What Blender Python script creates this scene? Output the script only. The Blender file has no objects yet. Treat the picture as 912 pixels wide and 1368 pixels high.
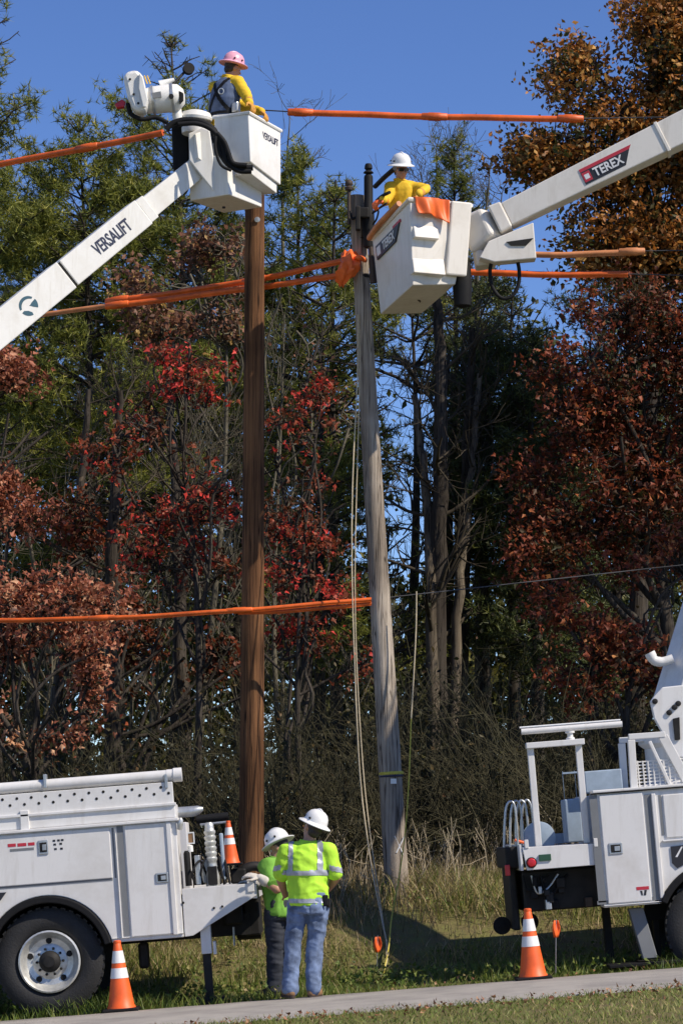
import bpy, math, random
import numpy as np
from mathutils import Vector, Matrix

random.seed(7)
RNG = np.random.default_rng(11)
SC = bpy.context.scene
COL = SC.collection
R = math.radians

# ------------------------------------------------------------------ camera
F_PX, W_PX, H_PX, HORIZON = 3618.0, 912.0, 1368.0, 1130.0
PITCH = math.atan((HORIZON - H_PX / 2) / F_PX)
CAM_Z = 1.5
cam_d = bpy.data.cameras.new('camera')
cam = bpy.data.objects.new('camera', cam_d)
COL.objects.link(cam)
cam.location = (0, 0, CAM_Z)
cam.rotation_euler = (math.pi / 2 + PITCH, 0, 0)
cam_d.sensor_fit = 'VERTICAL'
cam_d.sensor_height = 36.0
cam_d.lens = 36.0 * F_PX / H_PX
cam_d.clip_end = 3000
SC.camera = cam

# ------------------------------------------------------------------ sky, sun, exposure
SUN_AZ, SUN_EL = R(62), R(45)          # azimuth: from "straight behind the camera" towards the right
SUN = Vector((math.sin(SUN_AZ) * math.cos(SUN_EL), -math.cos(SUN_AZ) * math.cos(SUN_EL), math.sin(SUN_EL)))
world = bpy.data.worlds.new('World')
SC.world = world
world.use_nodes = True
wn = world.node_tree
wn.nodes.clear()
w_out = wn.nodes.new('ShaderNodeOutputWorld')
w_bg = wn.nodes.new('ShaderNodeBackground')
w_sky = wn.nodes.new('ShaderNodeTexSky')
w_sky.sky_type = 'NISHITA'
w_sky.sun_disc = False
w_sky.sun_elevation = SUN_EL
w_sky.sun_rotation = math.atan2(SUN.x, SUN.y)
w_sky.altitude = 2500
w_sky.air_density = 1.0
w_sky.dust_density = 0.0
w_sky.ozone_density = 4.0
w_bg.inputs['Strength'].default_value = 0.138
w_hsv = wn.nodes.new('ShaderNodeHueSaturation')
w_hsv.inputs['Saturation'].default_value = 1.13
w_hsv.inputs['Hue'].default_value = 0.512
wn.links.new(w_sky.outputs[0], w_hsv.inputs['Color'])
wn.links.new(w_hsv.outputs[0], w_bg.inputs[0])
wn.links.new(w_bg.outputs[0], w_out.inputs[0])
sun_d = bpy.data.lights.new('sun', 'SUN')
sun_d.energy = 5.0
sun_d.angle = R(0.53)
sun_d.color = (1.0, 0.90, 0.76)
sun = bpy.data.objects.new('sun', sun_d)
COL.objects.link(sun)
sun.rotation_euler = (-SUN).to_track_quat('-Z', 'Y').to_euler()
SC.view_settings.view_transform = 'Standard'
SC.view_settings.look = 'None'
SC.view_settings.exposure = 0.1
SC.view_settings.gamma = 1.0
SC.view_settings.use_curve_mapping = False
SC.render.engine = 'CYCLES'
SC.cycles.max_bounces = 6
SC.cycles.diffuse_bounces = 3
SC.cycles.glossy_bounces = 2
SC.cycles.transmission_bounces = 2
SC.cycles.transparent_max_bounces = 4
SC.cycles.use_denoising = True
SC.cycles.caustics_reflective = False
SC.cycles.caustics_refractive = False


def at(px, py, Y):
    """world point seen at photo pixel (px, py) on the plane y = Y"""
    a, b = (px - W_PX / 2) / F_PX, (H_PX / 2 - py) / F_PX
    c, s = math.cos(PITCH), math.sin(PITCH)
    d = Vector((a, c - b * s, s + b * c))
    t = Y / d.y
    return Vector((d.x * t, Y, CAM_Z + d.z * t))


def ppm(Y, z=1.5):
    return F_PX / (Y * math.cos(PITCH) + (z - CAM_Z) * math.sin(PITCH))


SLOPE = 0.078
TILT = math.atan(SLOPE)


def gz(x, y):
    x = np.clip(x, -30, 30)
    t = np.clip((y - 29.7) / 3.2, 0, 1)
    return SLOPE * x + 0.86 * t * t * (3 - 2 * t) + np.clip(y - 32.9, 0, 40) * 0.035


# ------------------------------------------------------------------ materials
MATS = {}


def _nodes(name):
    m = bpy.data.materials.new(name)
    m.use_nodes = True
    nt = m.node_tree
    b = nt.nodes['Principled BSDF']
    return m, nt, b


def pmat(name, col, rough=0.5, metal=0.0, vary=0.12, scale=6.0, bump=0.0, bscale=40.0, col2=None, stretch=None, spec=0.5, coat=0.0, detail=6):
    m, nt, b = _nodes(name)
    N, L = nt.nodes, nt.links
    tc = N.new('ShaderNodeTexCoord')
    mp = N.new('ShaderNodeMapping')
    if stretch:
        mp.inputs['Scale'].default_value = stretch
    L.new(tc.outputs['Object'], mp.inputs['Vector'])
    nz = N.new('ShaderNodeTexNoise')
    nz.inputs['Scale'].default_value = scale
    nz.inputs['Detail'].default_value = detail
    nz.inputs['Roughness'].default_value = 0.65
    L.new(mp.outputs[0], nz.inputs['Vector'])
    ramp = N.new('ShaderNodeValToRGB')
    c2 = col2 or tuple(c * (1 - vary) for c in col)
    ramp.color_ramp.elements[0].position = 0.33
    ramp.color_ramp.elements[1].position = 0.62
    ramp.color_ramp.elements[0].color = (*c2, 1)
    ramp.color_ramp.elements[1].color = (*col, 1)
    L.new(nz.outputs['Fac'], ramp.inputs[0])
    L.new(ramp.outputs[0], b.inputs['Base Color'])
    b.inputs['Roughness'].default_value = rough
    b.inputs['Metallic'].default_value = metal
    b.inputs['Specular IOR Level'].default_value = spec
    if coat:
        b.inputs['Coat Weight'].default_value = coat
        b.inputs['Coat Roughness'].default_value = 0.1
    if bump:
        nb = N.new('ShaderNodeTexNoise')
        nb.inputs['Scale'].default_value = bscale
        nb.inputs['Detail'].default_value = 4
        L.new(mp.outputs[0], nb.inputs['Vector'])
        bp = N.new('ShaderNodeBump')
        bp.inputs['Strength'].default_value = bump
        bp.inputs['Distance'].default_value = 0.02
        L.new(nb.outputs['Fac'], bp.inputs['Height'])
        L.new(bp.outputs[0], b.inputs['Normal'])
    MATS[name] = m
    return m


def leafmat(name, stops, transl=0.35, rough=0.55):
    """leaf colour picked along a ramp by each leaf's own tint"""
    m, nt, b = _nodes(name)
    N, L = nt.nodes, nt.links
    a = N.new('ShaderNodeAttribute')
    a.attribute_name = 'tint'
    ramp = N.new('ShaderNodeValToRGB')
    el = ramp.color_ramp.elements
    while len(el) < len(stops):
        el.new(0.5)
    for e, (p, c) in zip(el, stops):
        e.position = p
        e.color = (*c, 1)
    L.new(a.outputs['Fac'], ramp.inputs[0])
    L.new(ramp.outputs[0], b.inputs['Base Color'])
    b.inputs['Roughness'].default_value = rough
    b.inputs['Specular IOR Level'].default_value = 0.35
    if transl:
        tr = N.new('ShaderNodeBsdfTranslucent')
        L.new(ramp.outputs[0], tr.inputs['Color'])
        mx = N.new('ShaderNodeMixShader')
        mx.inputs[0].default_value = transl
        L.new(b.outputs[0], mx.inputs[1])
        L.new(tr.outputs[0], mx.inputs[2])
        L.new(mx.outputs[0], N['Material Output'].inputs['Surface'])
    MATS[name] = m
    return m


def grime(name, col, dirt, rough):
    """painted panel with faint streaks, scuffs and specks of road dirt"""
    m, nt, b = _nodes(name)
    N, L = nt.nodes, nt.links
    tc = N.new('ShaderNodeTexCoord')

    def noise(scale, stretch, detail, lo, hi):
        mp = N.new('ShaderNodeMapping')
        mp.inputs['Scale'].default_value = stretch
        L.new(tc.outputs['Object'], mp.inputs['Vector'])
        nz = N.new('ShaderNodeTexNoise')
        nz.inputs['Scale'].default_value = scale
        nz.inputs['Detail'].default_value = detail
        nz.inputs['Roughness'].default_value = 0.7
        L.new(mp.outputs[0], nz.inputs['Vector'])
        mr = N.new('ShaderNodeMapRange')
        mr.inputs['From Min'].default_value = lo
        mr.inputs['From Max'].default_value = hi
        L.new(nz.outputs['Fac'], mr.inputs['Value'])
        return mr.outputs[0]
    streak = noise(9.0, (1, 1, 0.12), 6, 0.50, 0.86)
    patch = noise(1.7, (1, 1, 1), 5, 0.48, 0.90)
    speck = noise(38.0, (1, 1, 1), 3, 0.66, 0.76)
    a = N.new('ShaderNodeMath')
    a.operation = 'MAXIMUM'
    L.new(streak, a.inputs[0])
    L.new(patch, a.inputs[1])
    c = N.new('ShaderNodeMath')
    c.operation = 'MULTIPLY_ADD'
    L.new(speck, c.inputs[0])
    c.inputs[1].default_value = 0.35
    L.new(a.outputs[0], c.inputs[2])
    mix = N.new('ShaderNodeMixRGB')
    mix.inputs[1].default_value = (*col, 1)
    mix.inputs[2].default_value = (*dirt, 1)
    sc_ = N.new('ShaderNodeMath')
    sc_.operation = 'MULTIPLY'
    sc_.use_clamp = True
    L.new(c.outputs[0], sc_.inputs[0])
    sc_.inputs[1].default_value = 0.75
    L.new(sc_.outputs[0], mix.inputs[0])
    L.new(mix.outputs[0], b.inputs['Base Color'])
    rr = N.new('ShaderNodeMapRange')
    rr.inputs['To Min'].default_value = rough
    rr.inputs['To Max'].default_value = min(1, rough + 0.35)
    L.new(sc_.outputs[0], rr.inputs['Value'])
    L.new(rr.outputs[0], b.inputs['Roughness'])
    MATS[name] = m
    return m


WHITE = grime('white_paint', (0.71, 0.70, 0.68), (0.46, 0.43, 0.38), 0.36)
FIBRE = grime('white_fibreglass', (0.80, 0.79, 0.75), (0.50, 0.46, 0.38), 0.42)
CREAM = grime('cream_fibreglass', (0.76, 0.72, 0.65), (0.44, 0.39, 0.31), 0.45)
STEEL = pmat('galvanised_steel', (0.55, 0.57, 0.58), 0.4, 0.7, vary=0.25, scale=14)
ALU = pmat('alloy_rim', (0.72, 0.72, 0.68), 0.4, 0.55, vary=0.35, scale=9)
DARKMETAL = pmat('dark_metal', (0.022, 0.021, 0.020), 0.65, 0.1, vary=0.6, scale=7, spec=0.3)
BLACK = pmat('black_rubber', (0.009, 0.009, 0.010), 0.7, vary=0.4, scale=12, spec=0.25)
TYRE = pmat('tyre_rubber', (0.020, 0.020, 0.021), 0.75, vary=0.35, scale=9, bump=0.25, bscale=60)
GAP = pmat('dark_gap', (0.01, 0.01, 0.01), 0.9)
SEAM = pmat('grey_sealant', (0.18, 0.19, 0.20), 0.7)
HOSE = pmat('orange_line_hose', (0.86, 0.15, 0.018), 0.45, vary=0.45, scale=4)
HOSE_OLD = pmat('faded_line_hose', (0.62, 0.24, 0.09), 0.6, vary=0.3, scale=6)
BLANKET = pmat('orange_rubber', (0.92, 0.16, 0.025), 0.5, vary=0.2, scale=5)
CONE = pmat('cone_orange', (0.90, 0.13, 0.02), 0.5, vary=0.18, scale=9)
REFL = pmat('reflective_white', (0.82, 0.82, 0.80), 0.35, vary=0.1, scale=20)
RED = pmat('red_plastic', (0.55, 0.02, 0.03), 0.3)
STICKER_RED = pmat('red_sticker', (0.50, 0.03, 0.05), 0.5)
STICKER_BLACK = pmat('black_sticker', (0.02, 0.02, 0.025), 0.5)
NAVY = pmat('navy_print', (0.015, 0.02, 0.06), 0.5)
TEAL = pmat('teal_print', (0.03, 0.10, 0.14), 0.5)
WPRINT = pmat('white_print', (0.75, 0.75, 0.75), 0.5)
BLUEGREY = pmat('blue_grey_and_shade', (0.36, 0.45, 0.55), 0.5, vary=0.2)  # own blue-grey; on the steps it stands for shade on white steel
SKIN = pmat('skin', (0.45, 0.24, 0.16), 0.55, vary=0.15, scale=12)
HAIR = pmat('dark_hair', (0.03, 0.02, 0.015), 0.6)
HIVIS = pmat('lime_fabric', (0.50, 0.88, 0.05), 0.8, vary=0.2, scale=5, bump=0.2, bscale=18)
GREENSHIRT = pmat('shaded_green_fabric', (0.18, 0.42, 0.05), 0.85, vary=0.2, scale=5, bump=0.2, bscale=18)  # green made darker for the shade its wearer stands in
STRIPE = pmat('silver_tape', (0.42, 0.44, 0.50), 0.4, 0.2, vary=0.25, scale=14)
DENIM = pmat('blue_denim', (0.19, 0.26, 0.42), 0.9, vary=0.62, scale=7, bump=0.25, bscale=14)
DARKJEAN = pmat('dark_trousers', (0.03, 0.035, 0.05), 0.85, vary=0.4, scale=5)
BOOT = pmat('tan_leather', (0.34, 0.19, 0.09), 0.7, vary=0.35, scale=10)
BOOTDK = pmat('dark_leather', (0.06, 0.04, 0.03), 0.7, vary=0.3, scale=10)
YELLOW = pmat('yellow_fabric', (0.82, 0.52, 0.02), 0.8, vary=0.18, scale=6, bump=0.2, bscale=18)
BLUEVEST = pmat('blue_fabric', (0.10, 0.14, 0.24), 0.8, vary=0.35, scale=8)
GLOVE = pmat('yellow_leather', (0.70, 0.33, 0.05), 0.7, vary=0.35, scale=14)
GLOVEWHITE = pmat('white_glove', (0.62, 0.58, 0.52), 0.8, vary=0.25, scale=14)
PINKHAT = pmat('pink_plastic', (0.84, 0.40, 0.50), 0.3, vary=0.08)
WHITEHAT = pmat('white_plastic', (0.80, 0.80, 0.78), 0.3, vary=0.08, scale=9)
LENS = pmat('dark_lens', (0.01, 0.01, 0.012), 0.12)
ROPE = pmat('tan_rope', (0.60, 0.50, 0.34), 0.9, vary=0.35, scale=60)
ROPEY = pmat('yellow_rope', (0.62, 0.52, 0.08), 0.8, vary=0.3, scale=60)
WIRE = pmat('grey_wire', (0.05, 0.05, 0.055), 0.7)
FLAG = pmat('orange_flag', (0.95, 0.14, 0.02), 0.6)
GREENTAG = pmat('green_reflector', (0.03, 0.09, 0.05), 0.3)


def woodmat(name, c1, c2, c3, checks=0.5):
    m, nt, b = _nodes(name)
    N, L = nt.nodes, nt.links
    tc = N.new('ShaderNodeTexCoord')
    mp = N.new('ShaderNodeMapping')
    mp.inputs['Scale'].default_value = (9, 9, 0.35)
    L.new(tc.outputs['Object'], mp.inputs['Vector'])
    n1 = N.new('ShaderNodeTexNoise')
    n1.inputs['Scale'].default_value = 3.2
    n1.inputs['Detail'].default_value = 8
    n1.inputs['Roughness'].default_value = 0.7
    L.new(mp.outputs[0], n1.inputs['Vector'])
    r1 = N.new('ShaderNodeValToRGB')
    e = r1.color_ramp.elements
    e[0].position, e[0].color = 0.30, (*c3, 1)
    e[1].position, e[1].color = 0.70, (*c1, 1)
    k = e.new(0.46)
    k.color = (*c2, 1)
    L.new(n1.outputs['Fac'], r1.inputs[0])
    n2 = N.new('ShaderNodeTexNoise')
    n2.inputs['Scale'].default_value = 1.1
    n2.inputs['Detail'].default_value = 3
    L.new(tc.outputs['Object'], n2.inputs['Vector'])
    mix = N.new('ShaderNodeMixRGB')
    mix.blend_type = 'MULTIPLY'
    mix.inputs[0].default_value = 0.8
    r2 = N.new('ShaderNodeValToRGB')
    r2.color_ramp.elements[0].position = 0.35
    r2.color_ramp.elements[0].color = (0.45, 0.42, 0.40, 1)
    r2.color_ramp.elements[1].position = 0.6
    L.new(n2.outputs['Fac'], r2.inputs[0])
    L.new(r1.outputs[0], mix.inputs[1])
    L.new(r2.outputs[0], mix.inputs[2])
    # long drying cracks: thin lines along the grain
    mp3 = N.new('ShaderNodeMapping')
    mp3.inputs['Scale'].default_value = (13, 13, 0.22)
    L.new(tc.outputs['Object'], mp3.inputs['Vector'])
    n3 = N.new('ShaderNodeTexNoise')
    n3.inputs['Scale'].default_value = 1.6
    n3.inputs['Detail'].default_value = 2
    L.new(mp3.outputs[0], n3.inputs['Vector'])
    r3 = N.new('ShaderNodeValToRGB')
    e3 = r3.color_ramp.elements
    e3[0].position, e3[0].color = 0.475, (1, 1, 1, 1)
    e3[1].position, e3[1].color = 0.525, (1, 1, 1, 1)
    for q_ in (0.492, 0.508):
        k3 = e3.new(q_)
        k3.color = (0.13, 0.12, 0.11, 1)
    L.new(n3.outputs['Fac'], r3.inputs[0])
    mix3 = N.new('ShaderNodeMixRGB')
    mix3.blend_type = 'MULTIPLY'
    mix3.inputs[0].default_value = 0.85
    L.new(mix.outputs[0], mix3.inputs[1])
    L.new(r3.outputs[0], mix3.inputs[2])
    L.new(mix3.outputs[0], b.inputs['Base Color'])
    bp = N.new('ShaderNodeBump')
    bp.inputs['Strength'].default_value = checks
    bp.inputs['Distance'].default_value = 0.02
    L.new(n1.outputs['Fac'], bp.inputs['Height'])
    L.new(bp.outputs[0], b.inputs['Normal'])
    b.inputs['Roughness'].default_value = 0.85
    b.inputs['Specular IOR Level'].default_value = 0.2
    MATS[name] = m
    return m


POLE_BROWN = woodmat('brown_pole_wood', (0.27, 0.130, 0.055), (0.16, 0.075, 0.034), (0.035, 0.018, 0.011), 1.1)
POLE_GREY = woodmat('grey_pole_wood', (0.60, 0.52, 0.42), (0.40, 0.34, 0.275), (0.07, 0.058, 0.046), 1.4)
BARK = woodmat('dark_bark', (0.10, 0.085, 0.07), (0.06, 0.05, 0.04), (0.02, 0.017, 0.014), 0.9)
BARK_LIT = woodmat('lit_bark', (0.26, 0.21, 0.15), (0.14, 0.115, 0.085), (0.05, 0.04, 0.03), 0.8)  # sunlight on the stems put into a paler bark colour
THICKET = pmat('shaded_brush_twig', (0.085, 0.078, 0.045), 0.9, vary=0.6, scale=1.5, spec=0.1)  # the brush's self-shadow put into a darker twig colour
TWIG = pmat('grey_twig', (0.145, 0.13, 0.095), 0.9, vary=0.5, scale=3, spec=0.1)
TWIG_DK = pmat('dark_twig', (0.085, 0.07, 0.05), 0.9, vary=0.5, scale=3, spec=0.1)

OAK = leafmat('rust_oak_leaf', [(0.0, (0.045, 0.055, 0.012)), (0.25, (0.11, 0.075, 0.018)), (0.5, (0.26, 0.10, 0.020)), (0.75, (0.46, 0.17, 0.030)), (1.0, (0.66, 0.36, 0.10))])
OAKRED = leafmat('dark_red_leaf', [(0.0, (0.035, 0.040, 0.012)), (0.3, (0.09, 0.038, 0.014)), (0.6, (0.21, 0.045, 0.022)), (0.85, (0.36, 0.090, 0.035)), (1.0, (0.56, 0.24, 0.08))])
MAPLE = leafmat('crimson_leaf', [(0.0, (0.07, 0.034, 0.014)), (0.35, (0.20, 0.060, 0.026)), (0.62, (0.36, 0.085, 0.038)), (0.82, (0.58, 0.050, 0.040)), (1.0, (0.80, 0.07, 0.05))])
PINKLEAF = leafmat('salmon_leaf', [(0.0, (0.08, 0.034, 0.014)), (0.35, (0.26, 0.082, 0.042)), (0.7, (0.50, 0.17, 0.095)), (1.0, (0.74, 0.42, 0.24))])
BROWNLEAF = leafmat('brown_leaf', [(0.0, (0.068, 0.047, 0.027)), (0.5, (0.216, 0.101, 0.061)), (0.85, (0.351, 0.162, 0.095)), (1.0, (0.432, 0.270, 0.081))])
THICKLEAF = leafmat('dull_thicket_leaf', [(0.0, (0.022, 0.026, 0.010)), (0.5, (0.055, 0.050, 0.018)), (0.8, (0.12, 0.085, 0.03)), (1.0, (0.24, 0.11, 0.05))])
OLIVELEAF = leafmat('olive_leaf', [(0.0, (0.02, 0.03, 0.01)), (0.5, (0.06, 0.07, 0.02)), (1.0, (0.16, 0.15, 0.03))])
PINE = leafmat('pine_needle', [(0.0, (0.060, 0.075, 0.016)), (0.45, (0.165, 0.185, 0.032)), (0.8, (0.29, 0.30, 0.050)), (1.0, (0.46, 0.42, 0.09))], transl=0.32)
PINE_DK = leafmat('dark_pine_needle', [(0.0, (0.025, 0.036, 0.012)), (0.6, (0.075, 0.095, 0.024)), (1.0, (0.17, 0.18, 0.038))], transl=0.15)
GRASS = leafmat('bank_grass', [(0.0, (0.06, 0.10, 0.018)), (0.35, (0.13, 0.19, 0.032)), (0.6, (0.23, 0.25, 0.06)), (0.8, (0.38, 0.30, 0.13)), (1.0, (0.52, 0.41, 0.23))], transl=0.35)
WEED = leafmat('dry_weed', [(0.0, (0.088, 0.077, 0.033)), (0.5, (0.242, 0.182, 0.094)), (1.0, (0.462, 0.363, 0.209))], transl=0.15)
LAWN = leafmat('lawn_grass', [(0.0, (0.09, 0.13, 0.025)), (0.5, (0.19, 0.24, 0.05)), (0.8, (0.33, 0.31, 0.10)), (1.0, (0.48, 0.37, 0.20))], transl=0.3)
LITTER = leafmat('fallen_leaf', [(0.0, (0.12, 0.05, 0.025)), (0.5, (0.28, 0.12, 0.06)), (1.0, (0.42, 0.24, 0.12))], transl=0.1)

# ------------------------------------------------------------------ mesh helpers


def to_mesh(name, V, Fq, tint=None, smooth=False):
    V = np.asarray(V, dtype=np.float32)
    me = bpy.data.meshes.new(name)
    Fq = np.asarray(Fq, dtype=np.int32)
    k = Fq.shape[1]
    me.vertices.add(len(V))
    me.vertices.foreach_set('co', V.ravel())
    me.loops.add(Fq.size)
    me.loops.foreach_set('vertex_index', Fq.ravel())
    me.polygons.add(len(Fq))
    me.polygons.foreach_set('loop_start', np.arange(len(Fq), dtype=np.int32) * k)
    if smooth:
        me.polygons.foreach_set('use_smooth', np.ones(len(Fq), dtype=bool))
    if tint is not None:
        a = me.attributes.new('tint', 'FLOAT', 'POINT')
        a.data.foreach_set('value', np.asarray(tint, dtype=np.float32))
    me.update(calc_edges=True)
    return me


def put(name, me, mat, parent=None, loc=None):
    o = bpy.data.objects.new(name, me)
    COL.objects.link(o)
    if mat is not None:
        me.materials.clear()
        me.materials.append(mat)
    if loc is not None:
        o.location = loc
    if parent is not None:
        o.parent = parent
        o.matrix_parent_inverse = wm(parent).inverted()
    return o


def wm(o):
    m = Matrix.LocRotScale(o.location, o.rotation_euler, o.scale)
    if o.parent:
        m = wm(o.parent) @ o.matrix_parent_inverse @ m
    return m


def tag(o, label, cat, group=None, kind=None):
    o['label'] = label
    o['category'] = cat
    if group:
        o['group'] = group
    if kind:
        o['kind'] = kind
    return o


def empty(name, loc, label=None, cat=None, group=None, rot=(0, 0, 0)):
    o = bpy.data.objects.new(name, None)
    COL.objects.link(o)
    o.location = loc
    o.rotation_euler = rot
    o.empty_display_size = 0.2
    if label:
        tag(o, label, cat, group)
    return o


class MB:
    """collects shapes; build() links them as one mesh object"""

    def __init__(self, M=None):
        self.v, self.f, self.M = [], [], M

    def add(self, vs, fs):
        n = len(self.v)
        self.v += [Vector(p) for p in vs]
        self.f += [tuple(i + n for i in f) for f in fs]
        return self

    def hexa(self, c):
        """8 corners: bottom ring 0-3, top ring 4-7"""
        return self.add(c, [(3, 2, 1, 0), (4, 5, 6, 7), (0, 1, 5, 4), (1, 2, 6, 5), (2, 3, 7, 6), (3, 0, 4, 7)])

    def box(self, c, s, rot=None):
        c, h = Vector(c), Vector(s) / 2
        co = [Vector((x * h.x, y * h.y, z * h.z)) for z in (-1, 1) for x, y in ((-1, -1), (1, -1), (1, 1), (-1, 1))]
        if rot is not None:
            co = [rot @ p for p in co]
        return self.hexa([c + p for p in co])

    def span(self, x0, x1, y0, y1, z0, z1):
        return self.box(((x0 + x1) / 2, (y0 + y1) / 2, (z0 + z1) / 2), (abs(x1 - x0), abs(y1 - y0), abs(z1 - z0)))

    def prism(self, poly, y0, y1):
        """poly in (x, z), extruded from y0 (near) to y1"""
        n = len(poly)
        a = sum(poly[i][0] * poly[(i + 1) % n][1] - poly[(i + 1) % n][0] * poly[i][1] for i in range(n))
        if a < 0:
            poly = list(poly)[::-1]
        vs = [(p[0], y0, p[1]) for p in poly] + [(p[0], y1, p[1]) for p in poly]
        fs = [tuple(range(n)), tuple(range(2 * n - 1, n - 1, -1))]
        fs += [(i, i + n, (i + 1) % n + n, (i + 1) % n) for i in range(n)]
        return self.add(vs, fs)

    def tube(self, pts, r, n=8, cap=True, closed=False):
        pts = [Vector(p) for p in pts]
        rs = r if isinstance(r, (list, tuple)) else [r] * len(pts)
        base = len(self.v)
        prev = None
        m = len(pts)
        for i, p in enumerate(pts):
            if closed:
                d = pts[(i + 1) % m] - pts[i - 1]
            else:
                d = pts[min(i + 1, m - 1)] - pts[max(i - 1, 0)]
            d.normalize()
            if prev is None:
                u = d.orthogonal().normalized()
            else:
                u = (prev - d * prev.dot(d)).normalized()
            prev = u
            w = d.cross(u)
            for k in range(n):
                a = 2 * math.pi * k / n
                self.v.append(p + (u * math.cos(a) + w * math.sin(a)) * rs[i])
        for i in range(m if closed else m - 1):
            j = (i + 1) % m
            for k in range(n):
                k2 = (k + 1) % n
                self.f.append((base + i * n + k, base + i * n + k2, base + j * n + k2, base + j * n + k))
        if cap and not closed:
            self.f.append(tuple(base + k for k in range(n))[::-1])
            self.f.append(tuple(base + (m - 1) * n + k for k in range(n)))
        return self

    def lathe(self, prof, c=(0, 0, 0), axis=(0, 0, 1), n=24, sx=1.0, sy=1.0):
        """profile of (radius, height) about axis through c"""
        c, ax = Vector(c), Vector(axis).normalized()
        q = Vector((0, 0, 1)).rotation_difference(ax).to_matrix()
        base = len(self.v)
        for (r, h) in prof:
            for k in range(n):
                a = 2 * math.pi * k / n
                self.v.append(c + q @ Vector((r * math.cos(a) * sx, r * math.sin(a) * sy, h)))
        for i in range(len(prof) - 1):
            for k in range(n):
                k2 = (k + 1) % n
                self.f.append((base + i * n + k, base + i * n + k2, base + (i + 1) * n + k2, base + (i + 1) * n + k))
        self.f.append(tuple(base + k for k in range(n))[::-1])
        self.f.append(tuple(base + (len(prof) - 1) * n + k for k in range(n)))
        return self

    def build(self, name, mat, parent=None, bevel=0.0, smooth=None, seg=2, M=None):
        M = M or self.M
        vs = [M @ p for p in self.v] if M else self.v
        me = bpy.data.meshes.new(name)
        me.from_pydata([tuple(p) for p in vs], [], self.f)
        me.update()
        if smooth:
            me.set_sharp_from_angle(angle=R(smooth))
        o = put(name, me, mat, parent)
        if bevel:
            b = o.modifiers.new('bevel', 'BEVEL')
            b.width = bevel
            b.segments = seg
            b.limit_method = 'ANGLE'
            b.angle_limit = R(35)
            b.harden_normals = False
        return o


def text_mesh(body, mat, M, size, parent, name='lettering', sx=1.0, shear=0.0, thick=0.002, bold=0.0):
    """flat print; M maps local x (reading direction), y (up of the letters), z (out of the surface)"""
    cu = bpy.data.curves.new('print', 'FONT')
    cu.body = body
    cu.size = size
    cu.shear = shear
    cu.extrude = thick
    cu.offset = bold
    cu.align_x = 'CENTER'
    cu.align_y = 'CENTER'
    cu.resolution_u = 3
    t = bpy.data.objects.new('print', cu)
    COL.objects.link(t)
    dg = bpy.context.evaluated_depsgraph_get()
    me = bpy.data.meshes.new_from_object(t.evaluated_get(dg))
    bpy.data.objects.remove(t)
    me.transform(M @ Matrix.Diagonal((sx, 1, 1, 1)))
    return put(name, me, mat, parent)


def basis(o, ex, ey, ez):
    ex, ey, ez = Vector(ex), Vector(ey), Vector(ez)
    m = Matrix((ex, ey, ez)).transposed().to_4x4()
    m.translation = Vector(o)
    return m


def smoothpath(pts, sub=6):
    """Catmull-Rom through the points"""
    P = [Vector(p) for p in pts]
    P = [P[0] * 2 - P[1]] + P + [P[-1] * 2 - P[-2]]
    out = []
    for i in range(1, len(P) - 2):
        for s in range(sub):
            t = s / sub
            a, b, c, d = P[i - 1], P[i], P[i + 1], P[i + 2]
            out.append(0.5 * ((2 * b) + (c - a) * t + (2 * a - 5 * b + 4 * c - d) * t * t + (3 * b - a - 3 * c + d) * t ** 3))
    out.append(P[-2])
    return out


def snoise(P, seed=0, f=1.0):
    """cheap smooth 3-D noise in about -1..1"""
    r = np.random.default_rng(seed)
    s = np.zeros(len(P))
    for k in range(7):
        w = r.normal(size=3)
        w = w / np.linalg.norm(w) * f * (0.7 + 0.35 * k)
        s += np.sin(P @ w + r.uniform(0, 6.28)) / (1 + 0.25 * k)
    return s / 3.0


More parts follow.
